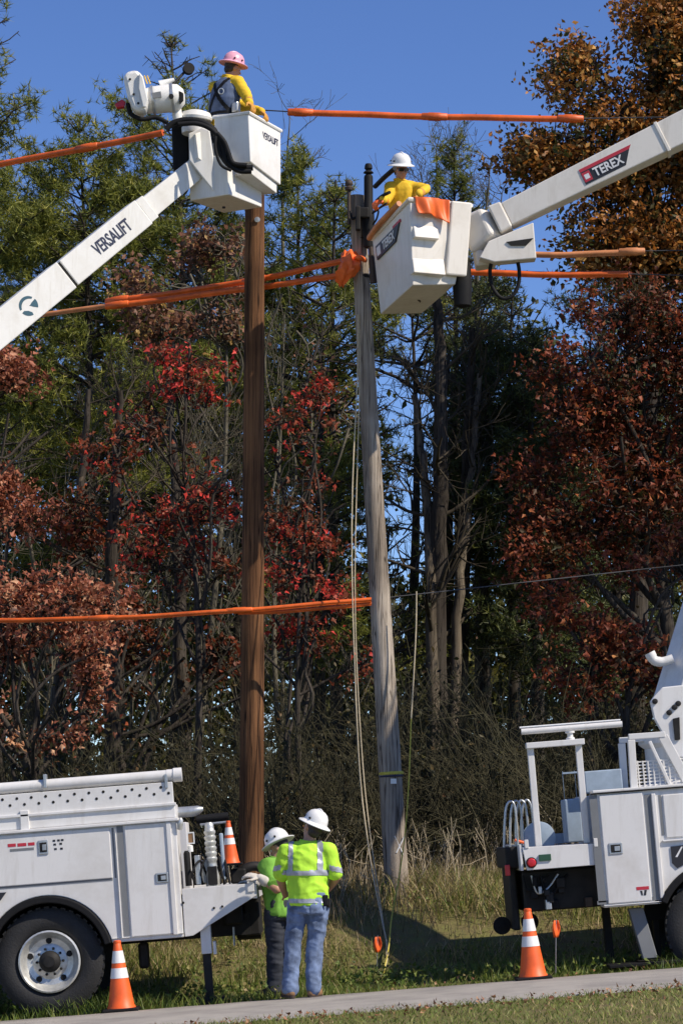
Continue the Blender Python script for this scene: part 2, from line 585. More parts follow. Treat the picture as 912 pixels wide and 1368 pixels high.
# ------------------------------------------------------------------ ground and road
def build_ground():
    xs = np.concatenate([np.linspace(-400, -32, 10), np.arange(-30, 30.1, 0.5), np.linspace(32, 400, 10)])
    ys = np.concatenate([np.linspace(-60, 16, 8), np.arange(18, 40, 0.25), np.linspace(41, 75, 18), np.linspace(85, 1500, 14)])
    X, Y = np.meshgrid(xs, ys)
    Z = gz(X, Y)
    P = np.stack([X.ravel(), Y.ravel(), Z.ravel()], 1)
    n = snoise(P * [1, 1, 0], 3, 1.3)
    amp = np.where((P[:, 1] > 28.2) & (P[:, 1] < 80), np.clip((P[:, 1] - 28.2) / 2, 0, 1) * 0.07, 0.0)
    P[:, 2] += n * amp
    ny, nx = X.shape
    i = np.arange(ny * nx).reshape(ny, nx)
    Fq = np.stack([i[:-1, :-1], i[:-1, 1:], i[1:, 1:], i[1:, :-1]], -1).reshape(-1, 4)
    m = pmat('soil_and_turf', (0.15, 0.15, 0.05), 0.95, scale=3.5, col2=(0.15, 0.11, 0.06), bump=0.6, bscale=25, spec=0.1)
    o = put('ground', to_mesh('ground', P, Fq, smooth=True), m)
    o['kind'] = 'structure'
    # road: one strip with a worn edge
    xs = np.arange(-45, 45.01, 0.25)
    prof = [(24.62, -0.02), (24.72, 0.03), (25.4, 0.045), (26.1, 0.05), (26.8, 0.045), (27.42, 0.03), (27.5, -0.03)]
    V = []
    for k, (y, h) in enumerate(prof):
        yy = y + (RNG.normal(0, 0.02, len(xs)) if k in (0, 1, 5, 6) else 0)
        V.append(np.stack([xs, np.full_like(xs, y) + 0 * xs + (yy - y), gz(xs, np.full_like(xs, 25.0)) + h], 1))
    V = np.concatenate(V)
    i = np.arange(len(V)).reshape(len(prof), len(xs))
    Fq = np.stack([i[:-1, :-1], i[:-1, 1:], i[1:, 1:], i[1:, :-1]], -1).reshape(-1, 4)
    m = pmat('pale_asphalt', (0.40, 0.37, 0.33), 0.9, scale=1.6, col2=(0.27, 0.25, 0.23), bump=0.5, bscale=160, spec=0.2, detail=10)
    o = put('road', to_mesh('road', V, Fq, smooth=True), m)
    o['kind'] = 'structure'


build_ground()

# ------------------------------------------------------------------ shared small builders


def wheel(root, M, c, rad, wid, mat_rim):
    """c: centre of the outer face, axis local -y"""
    c = Vector(c)
    ax = (0, -1, 0)
    w = wid
    t = MB(M).lathe([(rad * 0.58, -w), (rad * 0.90, -w), (rad * 0.985, -w * 0.88), (rad, -w * 0.7), (rad, -w * 0.3), (rad * 0.985, -w * 0.12),
                     (rad * 0.93, -0.012), (rad * 0.80, 0.008), (rad * 0.66, 0.0), (rad * 0.60, -0.02), (rad * 0.575, -0.05), (rad * 0.57, -w * 0.9)], c, ax, 48)
    tyre = t.build('wheel', TYRE, root, smooth=40)
    b = MB(M)
    for k in range(40):            # tread blocks on the shoulder
        a = 2 * math.pi * k / 40
        q = Matrix.Rotation(a, 3, 'Y')
        b.box(c + q @ Vector((0, w * 0.30, rad * 0.985)), (rad * 0.09, w * 0.36, 0.03), q)
    b.build('tread', TYRE, tyre)
    rim = MB(M).lathe([(rad * 0.575, -0.10), (rad * 0.575, 0.012), (rad * 0.545, 0.018), (rad * 0.50, -0.008), (rad * 0.47, -0.05), (rad * 0.43, -0.075),
                       (rad * 0.33, -0.085), (rad * 0.28, -0.07), (rad * 0.0001, -0.07)], c, ax, 40).build('rim', mat_rim, tyre, smooth=35)
    for k in range(5):
        a = 2 * math.pi * (k + 0.25) / 5
        p = c + Vector((math.cos(a) * rad * 0.385, 0, math.sin(a) * rad * 0.385))
        hb = MB(M)
        hb.lathe([(rad * 0.058, -0.084), (rad * 0.058, -0.0725), (0.001, -0.0725)], p, ax, 12,
                 sx=1.0, sy=1.0)
        hb.build('hand_hole', GAP, tyre)
    nb = MB(M)
    for k in range(10):
        a = 2 * math.pi * k / 10
        p = c + Vector((math.cos(a) * rad * 0.245, 0, math.sin(a) * rad * 0.245))
        nb.lathe([(rad * 0.026, -0.07), (rad * 0.026, -0.045), (rad * 0.012, -0.04)], p, ax, 6)
    nb.build('wheel_nuts', DARKMETAL, tyre)
    MB(M).lathe([(rad * 0.20, -0.07), (rad * 0.20, -0.02), (rad * 0.17, 0.0), (rad * 0.11, 0.015), (rad * 0.10, 0.03), (0.001, 0.032)], c, ax, 20).build('hub', DARKMETAL, tyre, smooth=40)
    return tyre


def boombox(M, A, B, h0, h1, w0, w1=None, dn=None):
    """box girder from A to B: height h0 -> h1 in the vertical plane of the axis, width w; returns builder and frame vectors"""
    A, B = Vector(A), Vector(B)
    ex = (B - A).normalized()
    n = Vector((ex.y, -ex.x, 0)).normalized()
    if n.y > 0:
        n = -n                                   # towards the camera's side of the boom
    up = ex.cross(n)
    if up.z < 0:
        up = -up
    w1 = w1 or w0
    mb = MB(M)
    co = []
    for (P, h, w) in ((A, h0, w0), (B, h1, w1)):
        co.append([P + n * w / 2 - up * h / 2, P - n * w / 2 - up * h / 2, P - n * w / 2 + up * h / 2, P + n * w / 2 + up * h / 2])
    mb.hexa(co[0] + co[1])
    # fix orientation is not needed: normals are recalculated on build
    return mb, ex, n, up


def fixnormals(o):
    import bmesh
    bm = bmesh.new()
    bm.from_mesh(o.data)
    bmesh.ops.recalc_face_normals(bm, faces=bm.faces)
    bm.to_mesh(o.data)
    bm.free()
    return o


def latch(M, root, u, v, w, h):
    a = MB(M).span(u - w / 2, u + w / 2, -0.028, 0.004, v - h / 2, v + h / 2).build('latch', STEEL, root, bevel=0.006)
    MB(M).span(u - w * 0.36, u + w * 0.36, -0.0305, -0.027, v - h * 0.34, v + h * 0.34).build('recess', DARKMETAL, a)
    MB(M).span(u - w * 0.10, u + w * 0.30, -0.036, -0.029, v - h * 0.22, v + h * 0.20).build('paddle', STEEL, a, bevel=0.004)


def cone(loc, tilt, name, label, s=1.0):
    r = empty(name, loc, label, 'traffic cone', 'orange traffic cones')
    M = Matrix.Translation(loc) @ Matrix.Rotation(-tilt, 4, 'Y') @ Matrix.Scale(s, 4)
    MB(M).span(-0.18, 0.18, -0.18, 0.18, 0.0, 0.035).build('base', BLACK, r, bevel=0.012)

    def rr(z):
        return 0.135 - (z - 0.035) / 0.665 * (0.135 - 0.032)

    def band(z0, z1, mat, nm, off=0.0):
        zs = [z0, (z0 + z1) / 2, z1]
        MB(M).lathe([(rr(z) + off, z) for z in zs], (0, 0, 0), (0, 0, 1), 28).build(nm, mat, r, smooth=40)
    MB(M).lathe([(0.145, 0.035), (0.140, 0.05)] + [(rr(z), z) for z in np.linspace(0.06, 0.69, 8)] + [(0.027, 0.70), (0.018, 0.695)], (0, 0, 0), (0, 0, 1), 28).build('body', CONE, r, smooth=40)
    band(0.33, 0.43, REFL, 'reflective_collar', 0.003)
    band(0.48, 0.60, REFL, 'reflective_collar', 0.003)
    MB(M).lathe([(0.036, 0.672), (0.040, 0.685), (0.036, 0.70), (0.02, 0.705)], (0, 0, 0), (0, 0, 1), 20).build('tip', CONE, r, smooth=40)
    return r


# ------------------------------------------------------------------ truck with the telescopic boom (its tail points to the right)


class TruckFrame:
    def __init__(self, px, py, Y):
        self.Y = Y
        p = at(px, py, Y)
        self.o = Vector((p.x, Y, float(gz(p.x, 27.0))))
        self.M = Matrix.Translation(self.o) @ Matrix.Rotation(-TILT, 4, 'Y')
        self.I = self.M.inverted()

    def L(self, px, py):
        q = self.I @ at(px, py, self.Y)
        return q.x, q.z

    def poly(self, pts):
        return [self.L(*p) for p in pts]

    def mb(self):
        return MB(self.M)

    def panel(self, x0, y0, x1, y1, d0, d1):
        """axis-aligned box in the truck's own frame between two photo corners (top-left, bottom-right)"""
        a, b = self.L(x0, y0), self.L(x1, y1)
        return self.mb().span(a[0], b[0], d0, d1, a[1], b[1])

    def put(self, px, py, d):
        u, v = self.L(px, py)
        return Vector((u, d, v))


def left_truck():
    T = TruckFrame(67, 1356, 27.8)
    root = empty('bucket_truck', T.o, 'white bucket truck with perforated upper panel, its tail deck full of hydraulic controls', 'truck', 'white utility trucks')
    # --- near side cabinet with the wheel arch cut out
    cu, cv = T.L(66, 1285)
    ra = 0.665
    lft, lip_l = T.L(-345, 1141)
    rgt, lip_r = T.L(235, 1096)
    bot = T.L(246, 1252)[1]
    lip = lip_r
    a0 = math.asin((bot - cv) / ra)
    arc = [(cu + ra * math.cos(t), cv + ra * math.sin(t)) for t in np.linspace(a0, math.pi - a0, 28)]
    side = [(lft, lip), (rgt, lip), (T.L(246, 1252)[0], bot)] + arc + [(lft, bot)]
    body = T.mb().prism(side, 0.0, 0.55).build('side_cabinet', WHITE, root, bevel=0.01)
    T.mb().prism([(lft, lip), (rgt, lip), (rgt, bot), (lft, bot)], 1.85, 2.36).build('side_cabinet', WHITE, root, bevel=0.01)
    T.mb().span(lft, rgt, 0.552, 1.848, bot + 0.25, bot + 0.31).build('cargo_floor', STEEL, root)
    T.mb().span(lft, lft + 0.04, 0.552, 1.848, bot + 0.312, lip - 0.05).build('bulkhead', WHITE, root)
    # wheel arch flare and liner
    fl = [(cu + (ra - 0.005) * math.cos(t), cv + (ra - 0.005) * math.sin(t)) for t in np.linspace(a0, math.pi - a0, 28)]
    fl2 = [(cu + (ra - 0.075) * math.cos(t), cv + (ra - 0.075) * math.sin(t)) for t in np.linspace(a0, math.pi - a0, 28)]
    T.mb().prism(fl + fl2[::-1], -0.055, 0.545).build('wheel_arch_flare', BLACK, root, bevel=0.012)
    T.mb().span(cu - 0.7, cu + 0.7, 0.50, 0.53, bot - 0.2, cv + ra + 0.02).build('wheel_well', GAP, root)
    # upper side: recess strip, perforated panel, ledges
    top = T.L(231, 1044)[1]
    mid = T.L(231, 1073)[1]
    rg2 = T.L(231, 1060)[0]
    T.mb().span(lft, rg2, 0.05, 0.10, mid - 0.003, top).build('perforated_panel', WHITE, root, bevel=0.006)
    T.mb().span(lft, rg2 + 0.012, 0.045, 0.5, lip + 0.03, mid - 0.006).build('upper_box', WHITE, root, bevel=0.01)
    T.mb().span(lft, rg2 + 0.02, 0.02, 0.10, mid - 0.02, mid + 0.008).build('ledge', WHITE, root, bevel=0.005)
    T.mb().span(lft, rgt + 0.03, -0.045, 0.3, lip - 0.005, lip + 0.028).build('drip_rail', WHITE, root, bevel=0.008)
    hb = T.mb()
    u0 = T.L(3, 1069)[0]
    v1, v2 = T.L(108, 1060)[1], T.L(108, 1067)[1]
    k = -14
    while True:
        ua = u0 + k * 0.1475
        if ua > rg2 - 0.05:
            break
        hb.lathe([(0.015, 0.0), (0.015, 0.006), (0.004, 0.006)], (ua, 0.053, v1), (0, -1, 0), 10)
        if ua + 0.074 < rg2 - 0.03:
            hb.lathe([(0.015, 0.0), (0.015, 0.006), (0.004, 0.006)], (ua + 0.074, 0.053, v2 - 0.012), (0, -1, 0), 10)
        k += 1
    hb.build('vent_holes', GAP, root)['kind'] = 'stuff'
    T.panel(26, 1083, 40, 1112, 0.02, 0.05).build('upright', WHITE, root, bevel=0.008)
    # stowage tube along the top edge
    ta, tb = T.L(-345, 1052 + 27), T.L(226, 1035.5)
    ta = (ta[0], tb[1])
    T.mb().tube([(ta[0], 0.10, ta[1]), (tb[0], 0.10, tb[1])], 0.058, 16).build('stowage_tube', WHITE, root, smooth=40)
    T.mb().tube([(tb[0] - 0.03, 0.10, tb[1]), (tb[0] + 0.03, 0.10, tb[1]), (tb[0] + 0.04, 0.10, tb[1]), (tb[0] + 0.125, 0.10, tb[1])], [0.062, 0.062, 0.072, 0.072], 16).build('tube_cap', WHITE, root, smooth=40)
    for px_ in (222, 60, -120):
        u, v = T.L(px_, 1046)
        T.mb().span(u - 0.015, u + 0.015, 0.03, 0.17, v - 0.05, v + 0.09).build('tube_clamp', STEEL, root, bevel=0.004)
    # doors
    d1 = T.panel(-90, 1124, 151, 1173, -0.016, 0.002).build('cabinet_door', WHITE, root, bevel=0.008)
    T.panel(-90, 1192, 151, 1176, -0.004, 0.003).build('door_seam', SEAM, d1)
    T.panel(151.5, 1106, 153.6, 1173, -0.003, 0.003).build('door_seam', SEAM, d1)
    pil = T.panel(153.5, 1103, 164, 1252, -0.026, 0.002).build('door_pillar', WHITE, root, bevel=0.006)
    T.panel(164.2, 1103, 165.8, 1251, -0.004, 0.003).build('door_seam', SEAM, pil)
    d2 = T.panel(166, 1103, 233, 1247, -0.015, 0.002).build('cabinet_door', WHITE, root, bevel=0.008)
    T.panel(228, 1098, 232, 1249, -0.03, 0.002).build('corner_trim', WHITE, root, bevel=0.006)
    T.panel(150, 1254, 246, 1246.5, -0.02, 0.002).build('bottom_trim', WHITE, root, bevel=0.005)
    u, v = T.L(58.5, 1132)
    latch(T.M, d1, u, v, 0.10, 0.145)
    u, v = T.L(217, 1172.5)
    latch(T.M, d2, u, v, 0.125, 0.10)
    for k, (x0, x1, y0, y1) in enumerate(((11, 22, 1127.6, 1131), (24, 36, 1126.8, 1130.2), (38, 47, 1125.8, 1129.2), (14, 46, 1134.4, 1135.4))):
        T.panel(x0, y0, x1, y1, -0.0185, -0.015).build('warning_sticker', STICKER_RED if k < 3 else SEAM, d1)
    sb = T.mb()
    for (x0, y0) in ((71, 1122), (77, 1121.5), (82, 1121), (72, 1127), (80, 1126), (73, 1133), (81, 1132.5)):
        a = T.L(x0, y0)
        sb.span(a[0], a[0] + 0.026, -0.0185, -0.015, a[1] - 0.02, a[1])
    sb.build('instruction_sticker', STICKER_BLACK, d1)
    T.mb().prism(T.poly([(-8, 1193), (9, 1192), (2, 1202), (-8, 1213)]), -0.018, 0.002).build('badge', STICKER_BLACK, root)
    # a dent-like round lamp shadow caster at the corner: strobe lamp
    p = T.put(240, 1108, 0.0)
    T.mb().lathe([(0.028, 0.0), (0.032, 0.05), (0.026, 0.10), (0.01, 0.12)], p, (0.2, -0.2, 1), 12).build('strobe_lamp', ALU, root, smooth=40)
    # --- tail deck
    plate = T.poly([(243, 1187.5), (338, 1180), (343, 1196), (258, 1250), (247, 1251.5)])
    T.mb().prism(plate, 0.0, 0.03).build('tail_side_plate', WHITE, root, bevel=0.005)
    T.mb().prism(plate, 2.32, 2.35).build('tail_side_plate', WHITE, root, bevel=0.005)
    du0, dv = T.L(246, 1189)
    du1 = T.L(336, 1181)[0]
    T.mb().span(du0, du1, 0.031, 2.318, dv - 0.05, dv - 0.01).build('tail_deck', STEEL, root)
    T.mb().span(du1 + 0.002, du1 + 0.05, 0.02, 2.33, dv - 0.14, dv + 0.0).build('tail_bumper', WHITE, root, bevel=0.006)
    bb = T.mb()
    for (x, y) in ((286, 1213), (297, 1211), (245, 1206), (333, 1186)):
        p = T.put(x, y, -0.003)
        bb.lathe([(0.013, 0.0), (0.013, 0.006), (0.004, 0.008)], p, (0, -1, 0), 8)
    bb.build('bolt', DARKMETAL, root)
    T.panel(330, 1178, 340, 1191, -0.014, 0.0).build('marker_bracket', WHITE, root, bevel=0.004)
    # controls on the deck
    c = T.mb()
    for (x0, y0, x1, y1, d0, d1_) in ((258, 1143, 268, 1182, 0.2, 0.5), (262, 1150, 276, 1180, 0.55, 0.9)):
        a, b = T.L(x0, y0), T.L(x1, y1)
        c.span(a[0], b[0], d0, d1_, a[1], b[1])
    c.build('valve_bank', STEEL, root, bevel=0.008)
    p = T.put(251, 1184, 0.22)
    T.mb().lathe([(0.034, 0), (0.034, 0.33), (0.028, 0.345), (0.02, 0.36)], p, (0, 0, 1), 14).build('hydraulic_filter', BLACK, root, smooth=40)
    p = T.put(253, 1138, 0.22)
    T.mb().lathe([(0.03, 0), (0.03, 0.06), (0.015, 0.07)], p, (0, 0, 1), 12).build('filter_cap', REFL, root, smooth=40)
    p = T.put(283.5, 1184, 0.28)
    prof = [(0.075, 0.0), (0.07, 0.10), (0.05, 0.18), (0.055, 0.20), (0.05, 0.22)]
    for k in range(6):
        prof += [(0.05, 0.25 + k * 0.055), (0.060, 0.265 + k * 0.055), (0.060, 0.285 + k * 0.055), (0.05, 0.295 + k * 0.055)]
    prof += [(0.045, 0.60), (0.045, 0.63), (0.03, 0.65)]
    T.mb().lathe(prof, p, (0, 0, 1), 16).build('outrigger_cylinder', ALU, root, smooth=40)
    T.panel(290, 1113, 299, 1176, 0.45, 0.62).build('manifold', BLUEGREY, root, bevel=0.01)
    T.panel(276, 1158, 290, 1182, 0.15, 0.24).build('valve_block', DARKMETAL, root, bevel=0.006)
    lv = T.mb()
    for k in range(7):
        p = T.put(262 + k * 5.2, 1150 - (k % 3) * 3, 0.35 + 0.03 * k)
        lv.tube([p, p + Vector((0.01, -0.06, 0.10))], 0.007, 6)
        lv.lathe([(0.004, -0.015), (0.015, 0.0), (0.004, 0.015)], p + Vector((0.01, -0.06, 0.11)), (0, 0, 1), 8)
    lv.build('control_levers', BLACK, root)
    for k in range(5):
        pts = [T.put(260 + k * 9, 1182, 0.18 + 0.1 * k), T.put(256 + k * 11, 1166, 0.12 + 0.08 * k), T.put(266 + k * 8, 1150 - 5 * (k % 2), 0.2 + 0.07 * k), T.put(274 + k * 7, 1168, 0.3), T.put(282 + k * 6, 1181, 0.26)]
        T.mb().tube(smoothpath(pts, 5), 0.012, 7).build('hydraulic_hose', BLACK, root, smooth=60)
    fr = T.mb()
    ua, va = T.L(249, 1112)
    ub, vb = T.L(260, 1127)
    for (x0, x1, z0, z1) in ((ua, ub, va - 0.012, va), (ua, ub, vb, vb + 0.012), (ua, ua + 0.012, vb + 0.013, va - 0.013), (ub - 0.012, ub, vb + 0.013, va - 0.013)):
        fr.span(x0, x1, 0.06, 0.08, z0, z1)
    f = fr.build('sign_frame', REFL, root)
    T.mb().span(ua + 0.013, ub - 0.013, 0.066, 0.076, vb + 0.013, va - 0.013).build('sign_plate', BOOT, f)
    T.mb().tube([T.put(228, 1085, 0.5), T.put(255, 1083, 0.5), T.put(262, 1081, 0.5), T.put(268, 1079.5, 0.5)], [0.055, 0.055, 0.045, 0.02], 14).build('stowed_pipe', STEEL, root, smooth=40)
    T.mb().tube([T.put(256, 1094, 0.9), T.put(300, 1089, 0.9)], 0.045, 12).build('stowed_pipe', BLACK, root, smooth=40)
    T.mb().tube([T.put(262, 1101, 0.8), T.put(300, 1097, 0.8)], 0.012, 8).build('grab_rail', STEEL, root)
    # pole claw behind the deck
    for s in (0, 1):
        b0 = T.put(312, 1174, 0.9 + 0.5 * s)
        pts = [b0, b0 + Vector((0.10, 0.0, 0.09)), b0 + Vector((0.22, 0.02 - 0.04 * s, 0.10)), b0 + Vector((0.32, 0.06 - 0.12 * s, 0.02)), b0 + Vector((0.34, 0.1 - 0.2 * s, -0.07))]
        T.mb().tube(smoothpath(pts, 4), [0.05] * 10 + [0.04] * 7, 8).build('pole_claw', DARKMETAL, root, smooth=50)
    T.panel(303, 1162, 326, 1181, 0.8, 1.6).build('claw_bracket', DARKMETAL, root, bevel=0.02)
    T.panel(320, 1196, 346, 1252, 0.75, 1.55).build('hitch_block', DARKMETAL, root, bevel=0.02)
    T.panel(296, 1212, 322, 1236, 0.55, 1.75).build('rear_crossmember', DARKMETAL, root, bevel=0.02)
    T.mb().tube([T.put(345, 1252, 1.0), T.put(312, 1254, 1.0)], 0.05, 10).build('pintle', DARKMETAL, root)
    T.mb().tube([T.put(310, 1240, 0.4), T.put(311, 1265, 0.4)], 0.012, 6).build('drain_pipe', STEEL, root)
    # chassis
    for d in (0.72, 1.56):
        a, b = T.L(-720, 1290), T.L(330, 1222)
        T.mb().span(a[0], b[0], d, d + 0.09, b[1] - 0.22, b[1] - 0.0).build('chassis_rail', DARKMETAL, root)
    T.mb().tube([(cu, 0.2, cv), (cu, 2.15, cv)], 0.08, 10).build('axle', DARKMETAL, root)
    T.panel(180, 1262, 196, 1296, 0.4, 0.6).build('air_tank', DARKMETAL, root, bevel=0.03)
    # outrigger leg
    T.panel(266.5, 1236, 283, 1274, 0.06, 0.24).build('outrigger_sleeve', WHITE, root, bevel=0.006)
    T.panel(284, 1258, 289, 1275, 0.04, 0.20).build('outrigger_tab', WHITE, root, bevel=0.004)
    T.panel(270, 1275, 285, 1334, 0.08, 0.22).build('outrigger_leg', DARKMETAL, root, bevel=0.006)
    T.panel(256, 1335, 300, 1340, 0.0, 0.36).build('outrigger_foot', DARKMETAL, root, bevel=0.006)
    # wheels
    wheel(root, T.M, (cu, 0.03, cv), 0.548, 0.27, ALU)
    wheel(root, T.M, (cu, 2.08, cv), 0.548, 0.27, ALU)
    fu = T.L(-640, 1340)[0]
    wheel(root, T.M, (fu, 0.05, 0.548), 0.548, 0.27, ALU)
    wheel(root, T.M, (fu, 2.06, 0.548), 0.548, 0.27, ALU)
    # cab beyond the edge of the picture
    c0, c1 = T.L(-385, 1200)[0], T.L(-790, 1200)[0]
    cab = [(c0, 0.75), (c0, 2.55), (c0 - 1.2, 2.6), (c0 - 1.75, 1.75), (c1, 1.6), (c1 - 0.1, 0.9), (c1, 0.55), (fu - 0.62, 0.55)]
    cab += [(fu + 0.62 * math.cos(t), 0.55 + 0.62 * math.sin(t)) for t in np.linspace(math.pi, 0, 14)][1:-1]
    cab += [(fu + 0.62, 0.55), (c0, 0.55)]
    cb = T.mb().prism(cab, 0.08, 2.28).build('cab', WHITE, root, bevel=0.03)
    T.mb().prism([(c0 - 0.15, 1.75), (c0 - 0.15, 2.4), (c0 - 1.12, 2.4), (c0 - 1.52, 1.75)], 0.065, 0.085).build('side_window', LENS, cb)
    # --- pedestal and boom
    b0 = at(-490, 839, 29.0)
    loc0 = T.I @ b0
    T.mb().lathe([(0.5, 0.95), (0.48, 1.2), (0.36, 1.3), (0.34, loc0.z - 0.55), (0.42, loc0.z - 0.5), (0.42, loc0.z - 0.3)], (loc0.x, 1.2, 0), (0, 0, 1), 24).build('pedestal', WHITE, root, smooth=40)
    T.mb().box((loc0.x, 1.2, loc0.z - 0.05), (0.6, 0.62, 0.7)).build('turret', WHITE, root, bevel=0.04)
    tip = at(262, 225, 31.6)
    D = tip - b0

    def on(px_):        # point of the boom axis seen at photo column px_
        lo, hi = 0.0, 1.0
        for _ in range(40):
            m = (lo + hi) / 2
            q = b0 + D * m
            sx = W_PX / 2 + F_PX * q.x / (q.y * math.cos(PITCH) + (q.z - CAM_Z) * math.sin(PITCH))
            if sx < px_:
                lo = m
            else:
                hi = m
        return b0 + D * lo
    A, B, C, E = b0 - D.normalized() * 0.4, on(84), on(187), tip
    mb, ex, n, up = boombox(None, A, B, 0.40, 0.375, 0.32)
    s1 = fixnormals(mb.build('boom_section', FIBRE, root, bevel=0.012))
    mb, *_ = boombox(None, B + ex * 0.001, B + ex * 0.035, 0.33, 0.33, 0.27)
    fixnormals(mb.build('boom_joint', DARKMETAL, root))
    mb, *_ = boombox(None, B + ex * 0.036, C, 0.355, 0.345, 0.30)
    s2 = fixnormals(mb.build('boom_section', FIBRE, root, bevel=0.012))
    mb, *_ = boombox(None, C + ex * 0.001, C + ex * 0.12, 0.315, 0.315, 0.27)
    fixnormals(mb.build('boom_collar', FIBRE, root, bevel=0.01))
    mb, *_ = boombox(None, C + ex * 0.121, E, 0.27, 0.255, 0.22)
    fixnormals(mb.build('boom_section', FIBRE, root, bevel=0.01))
    pc = on(145) + n * 0.1525
    text_mesh('VERSALIFT', NAVY, basis(pc, ex, up, n), 0.215, s2, sx=0.56, bold=0.004)
    pc = on(33) + n * 0.1625
    lg = MB()
    K = 26
    ring = []
    for (r0, r1, t0, t1) in ((0.085, 0.115, 0.15 * math.pi, 0.95 * math.pi), (0.07, 0.115, 1.05 * math.pi, 1.45 * math.pi), (0.03, 0.115, 1.75 * math.pi, 2.05 * math.pi)):
        base = len(lg.v)
        for i in range(K):
            t = t0 + (t1 - t0) * i / (K - 1)
            wgt = math.sin(math.pi * (0.12 + 0.76 * i / (K - 1)))
            ri = r1 - (r1 - r0) * (0.35 + 0.65 * wgt) * 1.25
            for r in (ri, r1):
                lg.v.append(pc + ex * (r * math.cos(t)) + up * (r * math.sin(t)) + n * 0.001)
        for i in range(K - 1):
            lg.f.append((base + 2 * i, base + 2 * i + 1, base + 2 * i + 3, base + 2 * i + 2))
    lg.build('emblem', TEAL, s1)
    # --- boom tip
    zt = tip

    def W(px_, py_, Y):
        return at(px_, py_, Y)

    def plateW(pts, Y0, Y1, nm, mat, par, bev=0.008):
        m = MB()
        k = len(pts)
        vs = [at(x, y, Y0) for x, y in pts] + [at(x, y, Y0) + Vector((0, Y1 - Y0, 0)) for x, y in pts]
        m.add(vs, [tuple(range(k)), tuple(range(2 * k - 1, k - 1, -1))] + [(i, (i + 1) % k, (i + 1) % k + k, i + k) for i in range(k)])
        return fixnormals(m.build(nm, mat, par, bevel=bev))
    kn = plateW([(252, 178), (270, 170), (280, 174), (289, 236), (286, 256), (262, 226), (253, 214)], 31.42, 31.46, 'tip_bracket', FIBRE, root, 0.012)
    # the same bracket as a slanted cheek turned to the sun
    m = MB()
    q = [W(258, 180, 31.40), W(277, 172, 31.55), W(288, 232, 31.60), W(262, 212, 31.42)]
    m.hexa([p for p in q] + [p + Vector((0.03, -0.03, 0.0)) for p in q])
    fixnormals(m.build('bracket_rib', FIBRE, kn, bevel=0.006))
    plateW([(229, 166), (252, 162), (254, 228), (231, 226)], 31.72, 32.0, 'valve_cover', BLACK, root, 0.03)
    MB().lathe([(0.19, -0.03), (0.20, 0.0), (0.17, 0.06), (0.09, 0.09), (0.001, 0.10)], W(262, 158, 31.6), (0.05, 0, 1), 24, sx=1.0, sy=0.9).build('rotator_cover', FIBRE, root, smooth=40)
    MB().lathe([(0.16, -0.16), (0.17, -0.1), (0.15, -0.031)], W(262, 162, 31.6), (0.05, 0, 1), 24).build('rotator', FIBRE, root, smooth=40)
    hz = [[(222, 173), (232, 164), (250, 160), (270, 163), (286, 174), (291, 190), (296, 207), (312, 224), (338, 224)],
          [(238, 166), (262, 165), (281, 172), (292, 184), (299, 200), (303, 216), (318, 228), (336, 229)],
          [(290, 178), (300, 190), (306, 206), (312, 218), (330, 221)],
          [(288, 182), (288, 200), (295, 220), (309, 228)]]
    for k, pts in enumerate(hz):
        MB().tube(smoothpath([W(x, y, 31.22 - 0.03 * k) for x, y in pts], 5), (0.036, 0.030, 0.028, 0.018)[k], 10).build('hydraulic_hose', BLACK, root, smooth=60)
    # jib winch
    wh = plateW([(164, 101), (171, 94), (184, 92.5), (191, 101), (198, 133), (195, 146), (186, 150), (177, 145), (170, 128)], 31.16, 31.46, 'winch_housing', FIBRE, root, 0.055)
    plateW([(186, 97), (191, 102), (198, 133), (195, 143), (191, 143), (185, 118)], 31.12, 31.165, 'winch_cover', FIBRE, wh, 0.012)
    for (x, y) in ((174, 106), (179, 126), (185, 138)):
        MB().lathe([(0.014, 0), (0.014, 0.012), (0.005, 0.014)], at(x, y, 31.16), (0, -1, 0), 10).build('housing_bolt', DARKMETAL, wh)
    m = MB()
    a_, b_ = W(187, 136, 31.45), W(246, 129, 31.45)
    d = (b_ - a_).normalized()
    m.tube([a_ - d * 0.1, a_, a_.lerp(b_, 0.35), a_.lerp(b_, 0.7), a_.lerp(b_, 0.88), b_, b_ + d * 0.01], [0.05, 0.14, 0.165, 0.17, 0.155, 0.09, 0.03], 20)
    drum = m.build('jib_head', FIBRE, root, smooth=50)
    for t_ in (0.30, 0.74):
        c_ = a_.lerp(b_, t_)
        MB().tube([c_ - d * 0.018, c_ - d * 0.014, c_ + d * 0.014, c_ + d * 0.018], [0.16, 0.178, 0.178, 0.16], 24).build('clamp_band', STEEL, drum, smooth=40)
    plateW([(239, 121), (245, 124), (245, 133), (240, 138)], 31.30, 31.36, 'jib_slot', GAP, drum, 0.006)
    plateW([(203, 124), (215, 122), (216, 130), (204, 131)], 31.272, 31.285, 'data_plate', SEAM, drum, 0.0)
    MB().lathe([(0.03, 0), (0.03, 0.02), (0.005, 0.022)], W(229, 129, 31.28), (0, -1, 0), 12).build('pivot_bolt', DARKMETAL, drum)
    MB().tube([W(236, 146, 31.5), W(238, 162, 31.5)], 0.06, 12).build('jib_post', FIBRE, root, smooth=40)
    MB().tube([W(214, 114, 31.55), W(233, 106, 31.55)], [0.06, 0.02], 10).build('jib_fairing', FIBRE, root, smooth=40)
    MB().tube(smoothpath([W(171, 138, 31.3), W(175, 152, 31.3), (W(190, 159, 31.3)), W(208, 157, 31.32), W(224, 164, 31.3)], 6), 0.028, 8).build('hydraulic_hose', BLACK, root, smooth=60)
    plateW([(153, 139), (163, 132), (168, 136), (166, 143), (156, 144)], 31.3, 31.38, 'rope_guide', RED, root, 0.01)
